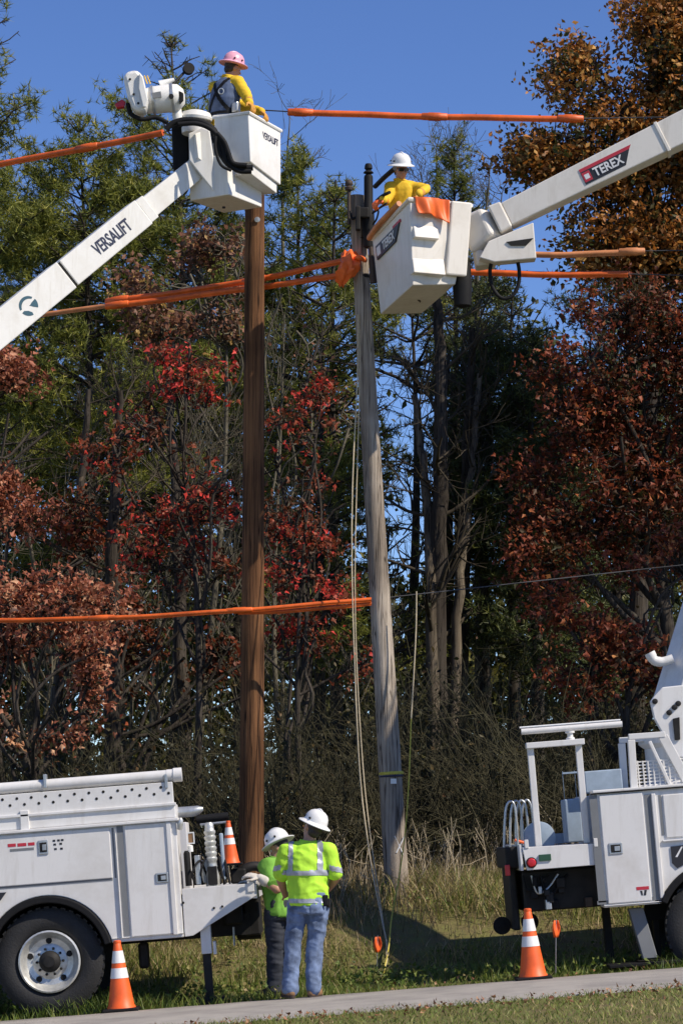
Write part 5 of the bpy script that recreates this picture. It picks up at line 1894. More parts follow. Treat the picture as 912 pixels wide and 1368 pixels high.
    if glasses:
        gl = MB(M0)
        for s_ in (-1, 1):
            gl.hexa([hp(s_ * 0.034 + dx, 0.093 + dy - 0.25 * abs(s_ * 0.034 + dx), 0.010 + dz) for dz in (-0.020, 0.020) for dx, dy in ((-0.028, 0), (0.028, 0), (0.028, 0.012), (-0.028, 0.012))])
            gl.tube([hp(s_ * 0.066, 0.078, 0.014), hp(s_ * 0.082, -0.01, 0.010)], 0.004, 6)
        fixnormals(gl.build('sunglasses', LENS, root))
    return root, V, M0


def seg_mask(a, b, w):
    a, b = Vector(a), Vector(b)
    d = b - a
    L2 = d.dot(d)

    def f(x, y, z):
        p = Vector((x, y, z)) - a
        t = p.dot(d) / L2
        return 0 <= t <= 1 and (p - d * t).length < w
    return f


# ground worker with his back to us
_pA = at(407, 1330, 27.25)
_gA = float(gz(_pA.x, 27.0)) + 0.035


def tapeA(x, y, z):
    if 0.93 < z < 0.975 and abs(x - 0.03) < 0.27:
        return True
    if 1.205 < z < 1.25 and -0.22 < x < 0.24:
        return True
    if 1.215 < z and abs(x) < 0.20:
        if -0.165 < x + 0.1 * (1.45 - z) * 0 < -0.115:
            return True
        if 0.125 < x < 0.178:
            return True
    if x < -0.235 and 1.255 < z - 0.25 * (x + 0.25) < 1.305:
        return True
    if x > 0.245 and 1.245 < z + 0.25 * (x - 0.28) < 1.295:
        return True
    return False


JA = dict(pelvis=(0.035, 0.0, 0.93), chest=(0.02, 0.0, 1.22), neck=(0.03, 0.02, 1.53), head=(0.075, 0.03, 1.665),
          shL=(-0.18, 0.0, 1.435), elL=(-0.245, 0.06, 1.165), wrL=(-0.20, 0.24, 1.00), hdL=(0.15, 0.6, 0.1), hnL=(-0.6, 0.1, 0.6),
          shR=(0.215, 0.0, 1.440), elR=(0.315, 0.02, 1.185), wrR=(0.235, 0.22, 1.06), hdR=(-0.5, 0.5, 0.1), hnR=(0.5, 0.3, 0.6),
          hipL=(-0.07, 0.0, 0.90), knL=(-0.115, 0.03, 0.49), anL=(-0.145, -0.02, 0.10), toeL=(-0.22, 0.2, 0.0),
          hipR=(0.135, 0.0, 0.90), knR=(0.095, 0.04, 0.49), anR=(0.080, -0.02, 0.10), toeR=(0.16, 0.2, 0.0))
PA, VA, MA = person((_pA.x, 27.25, _gA), 'person in lime safety shirt, blue jeans and white hard hat standing with back turned', JA, girth=1.05, head=(R(30), R(12), R(16)),
                    shirt=HIVIS, trousers=DENIM, boots=BOOT, hat=WHITEHAT, hemz=0.905, tape=tapeA, seed=3, pockets=True)
# things on his belt
b = MB(MA)
b.box((0.205, -0.10, 0.955), (0.055, 0.03, 0.11))
b.build('phone_pouch', BLACK, PA, bevel=0.012)
b = MB(MA)
b.box((0.24, -0.04, 0.93), (0.03, 0.06, 0.09))
b.build('belt_tool', DARKMETAL, PA, bevel=0.01)

# second ground worker, bending towards the truck
_pB = at(374, 1328, 28.05)
_gB = float(gz(_pB.x, 27.0)) + 0.0
JB = dict(pelvis=(0.02, 0.0, 0.90), chest=(-0.03, 0.03, 1.16), neck=(-0.03, 0.06, 1.42), head=(-0.015, 0.09, 1.53),
          shL=(-0.13, -0.10, 1.34), elL=(-0.16, -0.16, 1.09), wrL=(-0.17, -0.12, 1.185), hdL=(-0.9, 0.2, 0.25), hnL=(0, -0.4, 0.9),
          shR=(0.08, 0.16, 1.34), elR=(-0.06, 0.36, 1.12), wrR=(-0.28, 0.36, 1.16), hdR=(-0.9, 0.0, 0.1), hnR=(0, 0.2, 0.9),
          hipL=(-0.06, -0.06, 0.87), knL=(-0.05, -0.04, 0.47), anL=(-0.06, -0.02, 0.10), toeL=(-0.3, 0.1, 0.0),
          hipR=(0.09, 0.06, 0.87), knR=(0.07, 0.07, 0.47), anR=(0.10, 0.06, 0.10), toeR=(-0.14, 0.18, 0.0))
JB['wrL'] = (-0.20, -0.24, 1.225)
JB['elL'] = (-0.03, -0.27, 1.11)
person((_pB.x, 28.05, _gB), 'person in dark trousers and white hard hat bending over the truck tail controls', JB, girth=1.0, yaw=R(55), head=(R(62), R(-30), R(0)),
       shirt=GREENSHIRT, trousers=DARKJEAN, boots=BOOTDK, hat=WHITEHAT, gloves=(GLOVEWHITE, GLOVEWHITE), hemz=0.84, seed=9)

# worker in the pink hat
_pC = at(302, 73, 31.72)
JC = dict(pelvis=(-0.03, 0.02, 0.93), chest=(-0.015, 0.0, 1.22), neck=(0.035, 0.03, 1.53), head=(0.085, 0.06, 1.645),
          shL=(-0.125, 0.14, 1.43), elL=(0.16, 0.26, 1.24), wrL=(0.42, 0.02, 1.10), hdL=(0.55, -0.45, -0.55), hnL=(0.6, -0.1, 0.7),
          shR=(0.145, -0.09, 1.43), elR=(0.245, -0.16, 1.26), wrR=(0.295, -0.24, 1.135), hdR=(0.40, -0.5, -0.65), hnR=(0.7, -0.3, 0.6),
          hipL=(-0.09, 0.08, 0.90), knL=(-0.08, 0.10, 0.48), anL=(-0.09, 0.06, 0.10), toeL=(0.1, 0.3, 0.0),
          hipR=(0.05, -0.05, 0.90), knR=(0.06, -0.03, 0.48), anR=(0.05, -0.08, 0.10), toeR=(0.2, 0.1, 0.0))
PC, VC, MC = person((_pC.x, 31.72, _pC.z - 1.80), 'person in pink hard hat and yellow sleeves leaning over a white bucket', JC, girth=1.0, yaw=R(-42), head=(R(-58), R(-12), R(6)),
                    shirt=YELLOW, sleeve='long', trousers=DARKJEAN, boots=BOOT, hat=PINKHAT, gloves=(GLOVE, GLOVE), curl=(0.9, 0.9), hemz=0.9, seed=17, crease=0.013)
v = Clay()
pel, che, nk = VC['pelvis'], VC['chest'], VC['neck']
yw = R(-42)
v.rings([(pel.x, pel.y, 0.98, 0.205, 0.158, yw), (pel.x, pel.y, 1.1, 0.20, 0.155, yw), (che.x, che.y, 1.22, 0.212, 0.160, yw), (0.0, 0.01, 1.34, 0.205, 0.156, yw), (0.01, 0.015, 1.44, 0.17, 0.135, yw), (0.025, 0.02, 1.50, 0.10, 0.095, yw)])
vm = v.mesh(0.009, 2, 0.007, 23, 16)
sv = math.sin(yw)
cv_ = math.cos(yw)


def _uv(x, y):
    return x * cv_ + y * sv, -x * sv + y * cv_


def strap(x, y, z):
    u, w_ = _uv(x, y)
    if w_ > 0.05:
        return abs(abs(u) - 0.10) < 0.022 and z > 1.05
    d1 = abs(u - (z - 1.30) * 0.62)
    d2 = abs(u + (z - 1.30) * 0.62)
    return (d1 < 0.026 or d2 < 0.026) and 1.03 < z < 1.50 or (1.03 < z < 1.065)


hs = peel(vm, strap, 0.006)
hs.transform(MC)
vm.transform(MC)
vo = put('vest', vm, BLUEVEST, PC)
put('harness', hs, BLACK, vo)
rg = MB(MC)
for a0_, b0_ in (((-0.03, -0.175, 1.31), (0.02, -0.175, 1.28)),):
    rg.tube([Vector((-0.05 + 0.03 * math.cos(a), -0.165, 1.30 + 0.035 * math.sin(a))) for a in np.linspace(0, 6.28, 13)[:-1]], 0.007, 6, closed=True)
rg.build('harness_ring', STEEL, vo)
b = MB(MC)
b.box((0.13, -0.17, 1.10), (0.10, 0.07, 0.13), Matrix.Rotation(yw, 3, 'Z'))
b.build('belt_pouch', STEEL, PC, bevel=0.02)

# worker in the white hat and sunglasses
_pD = at(535, 203, 31.95)
JD_ = dict(pelvis=(0.05, 0.0, 0.93), chest=(0.02, 0.0, 1.22), neck=(-0.005, -0.05, 1.49), head=(0.0, -0.11, 1.615),
          shL=(0.150, -0.04, 1.415), elL=(0.330, -0.14, 1.37), wrL=(0.225, -0.36, 1.25), hdL=(-0.15, -0.2, -0.8), hnL=(0.7, -0.6, 0.1),
          shR=(-0.135, -0.06, 1.405), elR=(-0.20, -0.20, 1.20), wrR=(-0.24, -0.40, 1.17), hdR=(-0.5, -0.3, -0.3), hnR=(-0.4, -0.6, 0.6),
          hipL=(0.14, 0.0, 0.90), knL=(0.17, -0.02, 0.48), anL=(0.18, 0.02, 0.10), toeL=(0.22, -0.2, 0.0),
          hipR=(-0.03, 0.0, 0.90), knR=(0.0, -0.02, 0.48), anR=(0.01, 0.02, 0.10), toeR=(0.0, -0.2, 0.0))
JD = {k: ((v[0] * 0.9, v[1], v[2]) if k[:2] not in ('hd', 'hn') else v) for k, v in JD_.items()}
PD, VD, MD = person((_pD.x, 31.95, _pD.z - 1.86), 'person in white hard hat, dark glasses and yellow shirt working at the grey pole', JD, girth=0.86, yaw=R(-8), head=(R(180 + 22), R(-20), R(4)),
                    shirt=YELLOW, sleeve='long', trousers=DARKJEAN, boots=BOOT, hat=WHITEHAT, gloves=(GLOVE, BLANKET), curl=(0.7, 0.9), hemz=0.9, glasses=True, seed=29, crease=0.012)
# covered jumper leads he is handling
for k, (a, b_, c_, r_) in enumerate((((527, 225), (512, 238), (501, 249), 0.030), ((520, 257), (510, 262), (503, 268), 0.020), ((516, 272), (508, 277), (499, 283), 0.014))):
    o = MB().tube(smoothpath([at(*a, 31.35), at(*b_, 31.6), at(*c_, 32.1)], 6), r_, 9).build('jumper_lead', BLACK, None, smooth=60)
    tag(o, ('thick black jumper lead beside the head of the worker in dark glasses', 'black jumper lead between the orange glove and the grey pole', 'thin black jumper lead below the orange glove')[k], 'cable', 'black jumper leads')
# rubber goods hung on the pole side of the bucket
m = MB()
m.tube(smoothpath([at(533, 272, 31.28), at(518, 287, 31.55), at(504, 302, 31.85), at(493, 318, 32.2)], 6), 0.036, 10)
o = m.build('line_hose', HOSE_OLD, None, smooth=60)
tag(o, 'faded tan line hose lying along the bucket edge next to the grey pole', 'line hose', 'orange line hoses on the wires')
# ------------------------------------------------------------------ vegetation


def rand_frames(n, r, up_bias=0.0):
    """n random orthonormal frames (d, s, m)"""
    d = r.normal(size=(n, 3))
    d[:, 2] += up_bias
    d /= np.linalg.norm(d, axis=1, keepdims=True) + 1e-9
    a = r.normal(size=(n, 3))
    s = np.cross(d, a)
    s /= np.linalg.norm(s, axis=1, keepdims=True) + 1e-9
    return d, s, np.cross(d, s)


LEAF = np.array([(0, 0, 0), (0.36, 0.30, 0.12), (0.15, 0.52, 0.03), (0, 1, -0.10), (-0.15, 0.52, 0.03), (-0.36, 0.42, 0.12)])
LEAF_T = np.array([(0, 1, 2), (0, 2, 3), (0, 3, 4), (0, 4, 5)])


def leaves(P, size, tint, r, droop=-0.35, plain=False):
    n = len(P)
    if plain:
        d, s, m = rand_frames(n, r, droop)
        sz = size * r.uniform(0.65, 1.35, n)
        q = np.array([(0, 0, 0), (0.30, 0.42, 0.08), (0, 1, -0.06), (-0.30, 0.5, 0.10)])
        V = P[:, None, :] + (s[:, None, :] * q[None, :, 0:1] + d[:, None, :] * q[None, :, 1:2] + m[:, None, :] * q[None, :, 2:3]) * sz[:, None, None]
        return V.reshape(-1, 3), (np.arange(n)[:, None, None] * 4 + np.array([(0, 1, 2), (0, 2, 3)])[None]).reshape(-1, 3), np.repeat(tint, 4)
    d, s, m = rand_frames(n, r, droop)
    sz = size * r.uniform(0.5, 1.45, n)
    V = (P[:, None, :] + (s[:, None, :] * LEAF[None, :, 0:1] + d[:, None, :] * LEAF[None, :, 1:2] + m[:, None, :] * LEAF[None, :, 2:3]) * sz[:, None, None])
    F = (np.arange(n)[:, None, None] * 6 + LEAF_T[None]).reshape(-1, 3)
    return V.reshape(-1, 3), F, np.repeat(tint, 6)


def tubes(polys, n=4):
    """polys: list of (points (k,3), radii (k,)); returns quads"""
    Vs, Fs, b = [], [], 0
    ang = np.arange(n) * 2 * math.pi / n
    for P, rad in polys:
        P = np.asarray(P, float)
        k = len(P)
        D = np.gradient(P, axis=0)
        D /= np.linalg.norm(D, axis=1, keepdims=True) + 1e-9
        ref = np.array([0.31, 0.52, 0.79]) if abs(D[0] @ np.array([0.31, 0.52, 0.79])) < 0.9 else np.array([1.0, 0, 0])
        U = np.cross(D, ref)
        U /= np.linalg.norm(U, axis=1, keepdims=True) + 1e-9
        W = np.cross(D, U)
        V = P[:, None, :] + (U[:, None, :] * np.cos(ang)[None, :, None] + W[:, None, :] * np.sin(ang)[None, :, None]) * np.asarray(rad)[:, None, None]
        Vs.append(V.reshape(-1, 3))
        i = np.arange(k - 1)[:, None] * n + np.arange(n)[None]
        j = np.arange(k - 1)[:, None] * n + (np.arange(n)[None] + 1) % n
        Fs.append(np.stack([i, j, j + n, i + n], -1).reshape(-1, 4) + b)
        b += k * n
    return np.concatenate(Vs), np.concatenate(Fs)


def bend(a, b, k, r, amp):
    t = np.linspace(0, 1, k)[:, None]
    P = a + (b - a) * t
    w = r.normal(size=3) * amp
    w2 = r.normal(size=3) * amp * 0.5
    return P + np.sin(t * math.pi) * w + np.sin(t * 2 * math.pi) * w2


def npv(v):
    return np.array([v.x, v.y, v.z])


def broadleaf(name, label, px_, Y, blobs, mat, seed, ncl=260, per=26, leaf=0.11, spread=0.32, trunk_r=0.13, bark=BARK, cat='tree', group='trees of the wood',
              gap=-0.15, lean=0.0, tone=(0.0, 1.0), depth=1.0, stems=1, lgap=-0.12):
    """blobs: (px, py, rx px, ry px) lumps of the crown, read on the plane y = Y"""
    r = np.random.default_rng(seed)
    k = ppm(Y, 6)
    gx = at(px_, 1130, Y).x
    base = np.array([gx, Y, float(gz(gx, Y)) - 0.2])
    root = empty(name, tuple(base), label, cat, group)
    cl, bl_c = [], []
    tot = sum(b[2] * b[3] for b in blobs)
    for (bx, by, rx, ry) in blobs:
        c = npv(at(bx, by, Y))
        R3 = np.array([rx / k, max(0.7, min(rx, ry) / k * 0.9) * depth, ry / k])
        n = int(ncl * rx * ry / tot)
        q = r.normal(size=(n * 4, 3))
        q /= np.linalg.norm(q, axis=1, keepdims=True)
        q *= (r.uniform(0, 1, (n * 4, 1)) ** 0.45)
        p = c + q * R3
        keep = snoise(p, seed + 5, 1.6) > gap
        p = p[keep][:n]
        cl.append(p)
        bl_c.append(c)
    cl = np.concatenate(cl)
    cl = cl[cl[:, 2] > gz(cl[:, 0], cl[:, 1]) + 0.25]
    top = max(c[2] for c in bl_c)
    polys = []
    limb_pts = []
    for st in range(stems):
        off = np.array([r.normal() * 0.25, r.normal() * 0.2, 0]) if stems > 1 else np.zeros(3)
        tp = np.array([bl_c[int(np.argmax([c[2] for c in bl_c]))][0] + lean, Y, top]) + off * 2
        P = bend(base + off * 0.4, tp, 14, r, 0.18)
        rad = trunk_r * (1 - 0.85 * np.linspace(0, 1, 14)) * (1.0 if st == 0 else 0.7)
        polys.append((P, rad))
        limb_pts.append(P[4:])
        for c in bl_c:
            for _ in range(2):
                i = int(np.clip(np.searchsorted(P[:, 2], c[2] - r.uniform(0.8, 2.4)), 2, 12))
                e = c + r.normal(size=3) * 0.35
                Q = bend(P[i], e, 9, r, 0.15)
                polys.append((Q, np.linspace(rad[i] * 0.6, 0.02, 9)))
                limb_pts.append(Q[2:])
    LP = np.concatenate(limb_pts)
    for c in cl:
        d = np.linalg.norm(LP - c, axis=1) + np.maximum(LP[:, 2] - c[2], 0) * 0.8
        a = LP[int(np.argmin(d))]
        polys.append((bend(a, c, 5, r, 0.08), np.linspace(0.016, 0.005, 5)))
    V, F = tubes(polys[:1 + 2 * len(bl_c)], 7)
    V2, F2 = tubes(polys[1 + 2 * len(bl_c):], 3)
    V, F = np.concatenate([V, V2]), np.concatenate([F, F2 + len(V)])
    put('trunk', to_mesh('trunk', V, F, smooth=True), bark, root)
    n = len(cl)
    # leaves sit in sprays along a few short twigs of each cluster
    ns = 5
    sd_ = r.normal(size=(n, ns, 3)) * np.array([1, 1, 0.6])
    sd_ /= np.linalg.norm(sd_, axis=2, keepdims=True) + 1e-9
    pick = r.integers(0, ns, (n, per))
    u = r.uniform(0.1, 1.0, (n, per, 1)) * spread * 1.7
    P = (cl[:, None, :] + sd_[np.arange(n)[:, None], pick] * u + r.normal(size=(n, per, 3)) * spread * 0.22).reshape(-1, 3)
    P[:, 2] -= (u.reshape(-1) ** 2) * 0.25
    fine = snoise(P, seed + 31, 5.5) + 0.5 * snoise(P, seed + 32, 11.0) > lgap
    t = np.repeat(r.normal(0.5, 0.27, n), per) + r.normal(0, 0.18, n * per)
    P, t = P[fine], t[fine]
    t = tone[0] + np.clip(t, 0, 1) * (tone[1] - tone[0])
    V, F, t = leaves(P, leaf, t, r, plain=Y > 39.4)
    put('crown', to_mesh('crown', V, F, t), mat, root)
    return root


def pine(name, label, px_, Y, top_py, low_py, rad, mat, seed, dens=1.0, trunk_r=0.15, group='trees of the wood', needle=0.15, gap=-0.35):
    r = np.random.default_rng(seed)
    gx = at(px_, 1130, Y).x
    base = np.array([gx, Y, float(gz(gx, Y)) - 0.2])
    top = npv(at(px_, top_py, Y))
    low = at(px_, low_py, Y).z
    root = empty(name, tuple(base), label, 'tree', group)
    P = bend(base, top, 20, r, 0.12)
    polys = [(P, trunk_r * (1 - 0.9 * np.linspace(0, 1, 20)))]
    H = top[2] - low
    z = low
    tuft = []
    while z < top[2] - 0.1:
        t = (z - low) / H
        L = rad * (0.45 + 0.55 * math.sin(math.pi * min(1, 0.25 + 0.62 * t))) * (1 - t ** 2.2) + 0.25
        nb = r.integers(4, 7)
        a0 = r.uniform(0, 6.28)
        cx = np.array([np.interp(z, P[:, 2], P[:, 0]), np.interp(z, P[:, 2], P[:, 1]), z])
        for b in range(nb):
            a = a0 + 6.28 * b / nb + r.normal() * 0.3
            ll = L * r.uniform(0.55, 1.2)
            d = np.array([math.cos(a), math.sin(a), 0.10 + 0.5 * t + r.normal() * 0.12])
            e = cx + d * ll
            Q = bend(cx, e, 6, r, 0.05 * ll)
            Q[:, 2] += np.linspace(0, 1, 6) ** 2 * 0.12 * ll
            polys.append((Q, np.linspace(0.035 * (1 - 0.6 * t), 0.008, 6)))
            m = max(3, int(ll * 9 * dens))
            tt = r.uniform(0.3, 1.0, m) ** 0.8
            c = np.stack([np.interp(tt, np.linspace(0, 1, 6), Q[:, i]) for i in range(3)], 1)
            side = np.cross(d, [0, 0, 1])
            off = r.normal(size=(m, 1)) * 0.26 * ll * (1.1 - tt[:, None]) * side[None] + r.normal(size=(m, 3)) * [0.10, 0.10, 0.07]
            q = c + off
            for u, v in zip(c, q):
                polys.append((np.stack([u, v]), np.array([0.007, 0.004])))
            tuft.append(q)
        z += 0.36 * r.uniform(0.75, 1.3)
    big = [q for q in polys if len(q[0]) > 2]
    V, F = tubes(big, 5)
    V2, F2 = tubes([q for q in polys if len(q[0]) == 2], 3)
    V, F = np.concatenate([V, V2]), np.concatenate([F, F2 + len(V)])
    put('trunk', to_mesh('trunk', V, F, smooth=True), BARK, root)
    T = np.concatenate(tuft)
    T = T[snoise(T, seed + 3, 1.7) > gap]
    sub = 6
    T = np.repeat(T, sub, 0) + r.normal(size=(len(T) * sub, 3)) * 0.085
    n = len(T)
    k = 10
    d, s, m = rand_frames(n * k, r, 0.45)
    ln = needle * r.uniform(0.6, 1.2, n * k)
    c = np.repeat(T, k, 0)
    wd = 0.015
    V = np.stack([c - s * wd * 0.6, c + s * wd * 0.6, c + d * ln[:, None] + s * 0.001], 1).reshape(-1, 3)
    F = np.arange(n * k * 3).reshape(-1, 3)
    t = np.clip(np.repeat(r.normal(0.5, 0.22, n), k) + r.normal(0, 0.12, n * k), 0, 1)
    put('crown', to_mesh('crown', V, F, np.repeat(t, 3)), mat, root)
    return root


def grow(base, d, L, r0, depth, r, out, wig=0.25, kids=(3, 5), ratio=0.62, up=0.15, spread=0.75):
    k = 6 if depth > 1 else 4
    P = [np.array(base, float)]
    d = d / np.linalg.norm(d)
    for i in range(k - 1):
        d = d + r.normal(size=3) * wig * 0.35 + np.array([0, 0, up * 0.3])
        d /= np.linalg.norm(d)
        P.append(P[-1] + d * L / (k - 1))
    P = np.array(P)
    out.append((P, np.linspace(r0, r0 * (0.45 if depth else 0.3), k)))
    if depth <= 0:
        return
    for _ in range(r.integers(*kids)):
        t = r.uniform(0.3, 1.0)
        i = min(int(t * (k - 1)), k - 2)
        q = P[i] + (P[i + 1] - P[i]) * (t * (k - 1) - i)
        dd = d + r.normal(size=3) * spread
        dd[2] += up
        grow(q, dd, L * ratio * r.uniform(0.7, 1.2), r0 * (1 - 0.5 * t) * 0.62, depth - 1, r, out, wig, kids, ratio, up, spread)


def bare_tree(name, label, px_, Y, top_py, seed, bark=TWIG, r0=0.06, depth=4, kids=(3, 6), spread=0.6, group='trees of the wood', stems=1, lean=0.0, up=0.25, frac=0.55):
    r = np.random.default_rng(seed)
    gx = at(px_, 1130, Y).x
    base = np.array([gx, Y, float(gz(gx, Y)) - 0.15])
    H = at(px_, top_py, Y).z - base[2]
    root = empty(name, tuple(base), label, 'tree', group)
    out = []
    for s in range(stems):
        grow(base + np.array([r.normal() * 0.12, r.normal() * 0.12, 0]) * (stems > 1), np.array([lean + r.normal() * 0.08 * stems, r.normal() * 0.08, 1.0]), H * frac * r.uniform(0.85, 1.1), r0 * (1 if s == 0 else 0.75), depth, r, out, 0.16, kids, 0.58, up, spread)
    tr = [o for o in out if o[1][0] > r0 * 0.3]
    tw = [o for o in out if o[1][0] <= r0 * 0.3]
    V, F = tubes([(p, np.maximum(q, 0.0045)) for p, q in tr], 6)
    put('trunk', to_mesh('trunk', V, F, smooth=True), bark, root)
    if tw:
        V, F = tubes([(p, np.maximum(q, 0.0045)) for p, q in tw], 3)
        put('crown', to_mesh('crown', V, F, smooth=True), TWIG if bark is not BARK else TWIG_DK, root)
    return root


G = 'trees of the wood'
# oaks on the right
broadleaf('oak_tree', 'tall rust-orange oak rising above the printed upper boom', 845, 41.0,
          [(770, 105, 45, 50), (735, 205, 62, 50), (840, 190, 85, 75), (900, 80, 62, 80), (960, 160, 90, 120), (830, 300, 110, 80), (715, 255, 40, 26), (930, 330, 90, 90), (870, 20, 40, 50), (990, 30, 90, 90)], OAK, 101, 1150, 66, 0.095, 0.30, 0.20, gap=-0.35, lgap=-0.45)
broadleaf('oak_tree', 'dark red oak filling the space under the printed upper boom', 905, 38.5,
          [(850, 430, 90, 80), (790, 530, 90, 90), (880, 560, 90, 90), (940, 450, 80, 90), (775, 650, 95, 90), (860, 690, 110, 90), (725, 745, 55, 60), (960, 620, 90, 120)], OAKRED, 102, 820, 48, 0.088, 0.25, 0.16, gap=-0.15, lgap=-0.25, tone=(0.0, 0.9))  # dark leaf tones also hold the shade that falls on this lower oak
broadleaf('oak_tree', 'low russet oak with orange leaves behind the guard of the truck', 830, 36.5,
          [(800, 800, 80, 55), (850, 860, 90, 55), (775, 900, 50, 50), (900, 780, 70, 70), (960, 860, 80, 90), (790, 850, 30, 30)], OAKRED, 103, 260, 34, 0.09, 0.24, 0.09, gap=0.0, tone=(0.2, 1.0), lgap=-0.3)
broadleaf('oak_tree', 'rust-brown oak standing beyond the other oaks by the tall one', 1010, 44.0,
          [(1010, 260, 130, 160), (1040, 520, 130, 150), (960, 700, 110, 130), (1090, 120, 110, 120)], OAK, 104, 420, 30, 0.12, 0.38, 0.2, tone=(0.0, 0.7))
broadleaf('oak_tree', 'big russet oak at the wood edge past the cab of the truck with the rack', 1290, 34.5,
          [(1290, 330, 150, 160), (1230, 480, 130, 130), (1370, 480, 130, 150), (1280, 620, 150, 110), (1350, 190, 110, 120), (1210, 600, 90, 100)], OAK, 105, 330, 34, 0.12, 0.36, 0.24, gap=-0.3, tone=(0.0, 0.8), lgap=-0.5)
# red and salmon maples on the left
broadleaf('maple_tree', 'dusky red maple below the telescopic boom with the emblem', 20, 38.0,
          [(10, 510, 55, 55), (40, 600, 55, 50), (-30, 620, 70, 70), (20, 685, 55, 35), (85, 575, 28, 28), (-60, 500, 60, 70)], PINKLEAF, 111, 260, 34, 0.09, 0.22, 0.08, gap=-0.05, tone=(0.0, 0.85), lgap=-0.3)
broadleaf('maple_tree', 'salmon-pink maple low above the perforated truck panel', 70, 36.0,
          [(40, 800, 60, 42), (110, 800, 55, 40), (0, 860, 55, 45), (85, 880, 55, 42), (150, 830, 26, 36), (60, 955, 55, 42), (-50, 790, 60, 60), (110, 940, 32, 36), (-40, 900, 60, 90)], PINKLEAF, 112, 330, 32, 0.088, 0.20, 0.07, gap=0.02, tone=(0.1, 1.0), lgap=-0.3)
broadleaf('maple_tree', 'scarlet maple whose bright leaves lie on the shaded side of the brown pole', 255, 37.5,
          [(265, 605, 34, 26), (235, 565, 45, 32), (290, 520, 34, 45), (195, 560, 50, 40), (230, 490, 40, 40), (150, 610, 40, 40), (230, 690, 65, 40), (300, 660, 34, 40), (250, 755, 70, 40), (180, 740, 45, 40)], MAPLE, 113, 200, 26, 0.085, 0.19, 0.07, gap=0.12, lgap=-0.2)
broadleaf('maple_tree', 'crimson maple between the two utility poles', 405, 37.0,
          [(385, 695, 45, 36), (430, 720, 45, 26), (380, 770, 40, 40), (450, 800, 36, 36), (400, 850, 50, 40), (415, 640, 34, 22), (460, 890, 30, 24), (385, 580, 30, 40), (430, 530, 30, 30)], MAPLE, 114, 180, 26, 0.082, 0.19, 0.06, gap=0.1, tone=(0.0, 0.95), lgap=-0.2)
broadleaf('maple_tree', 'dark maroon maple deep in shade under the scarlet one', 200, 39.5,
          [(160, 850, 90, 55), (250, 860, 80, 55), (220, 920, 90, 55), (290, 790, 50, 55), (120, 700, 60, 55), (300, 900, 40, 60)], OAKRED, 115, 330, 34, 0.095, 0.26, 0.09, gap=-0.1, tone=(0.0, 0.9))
broadleaf('beech_tree', 'brown-leaved beech under the end of the telescopic boom', 245, 40.5,
          [(245, 340, 55, 40), (215, 390, 50, 40), (290, 400, 42, 50), (250, 450, 70, 40), (300, 330, 36, 36)], BROWNLEAF, 116, 230, 30, 0.095, 0.24, 0.08, bark=TWIG, gap=0.05)
broadleaf('beech_tree', 'thin brown-leaved beech beyond the brown pole and the close pair of hoses', 400, 41.5,
          [(380, 420, 40, 40), (400, 500, 60, 50), (440, 560, 50, 50), (370, 600, 50, 50)], BROWNLEAF, 117, 60, 12, 0.08, 0.28, 0.06, bark=TWIG, gap=0.3, tone=(0, 0.7))
# pines
pine('pine_tree', 'tall pine whose tip stands behind the jib winch', 228, 47.0, 52, 560, 1.7, PINE, 201, 1.45, gap=-0.1)
pine('pine_tree', 'broad pine crossed by the upper orange hose', 105, 46.0, 165, 640, 2.3, PINE, 202, 1.5, gap=-0.15)
pine('pine_tree', 'pine at the edge of the wood under the telescopic boom', -28, 44.5, -30, 640, 1.4, PINE, 203, 1.4, gap=-0.1)
pine('pine_tree', 'bushy pine just behind the brown pole top', 398, 48.5, 205, 640, 1.6, PINE, 204, 1.4, gap=-0.1)
pine('pine_tree', 'pine with loose branches behind the top of the grey pole', 448, 46.5, 240, 640, 1.35, PINE, 205, 1.3, gap=-0.05)
pine('pine_tree', 'slim pine rising behind the worker in dark glasses', 606, 50.0, 196, 480, 0.6, PINE, 206, 1.0, gap=-0.1)
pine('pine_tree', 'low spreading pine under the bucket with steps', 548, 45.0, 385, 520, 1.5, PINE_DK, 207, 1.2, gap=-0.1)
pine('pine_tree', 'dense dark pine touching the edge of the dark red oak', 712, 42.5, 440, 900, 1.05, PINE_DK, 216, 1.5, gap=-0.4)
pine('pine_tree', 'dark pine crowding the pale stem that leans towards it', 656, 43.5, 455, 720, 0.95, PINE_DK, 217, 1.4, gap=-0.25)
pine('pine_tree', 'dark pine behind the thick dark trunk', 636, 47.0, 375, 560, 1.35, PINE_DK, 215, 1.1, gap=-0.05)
pine('pine_tree', 'dark pine between the bare trunks and the red oak', 684, 44.5, 392, 800, 1.35, PINE_DK, 208, 1.3, gap=-0.1)
pine('pine_tree', 'pale green pine half hidden by the grey pole shaft', 430, 43.5, 430, 860, 1.2, PINE, 209, 1.0, gap=-0.05)
pine('pine_tree', 'olive pine behind the lettered boom section', 160, 48.5, 235, 760, 2.0, PINE, 210, 1.0, gap=-0.2)
pine('pine_tree', 'short pine low beside the grey pole at the sky gap', 520, 42.5, 705, 900, 0.8, PINE, 211, 1.0)
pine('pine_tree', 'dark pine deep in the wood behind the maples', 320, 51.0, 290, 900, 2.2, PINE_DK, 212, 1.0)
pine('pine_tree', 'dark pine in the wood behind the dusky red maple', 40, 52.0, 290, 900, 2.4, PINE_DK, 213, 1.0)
pine('pine_tree', 'shaded pine beyond the dark red oak', 810, 50.0, 330, 950, 2.2, PINE_DK, 214, 1.0)
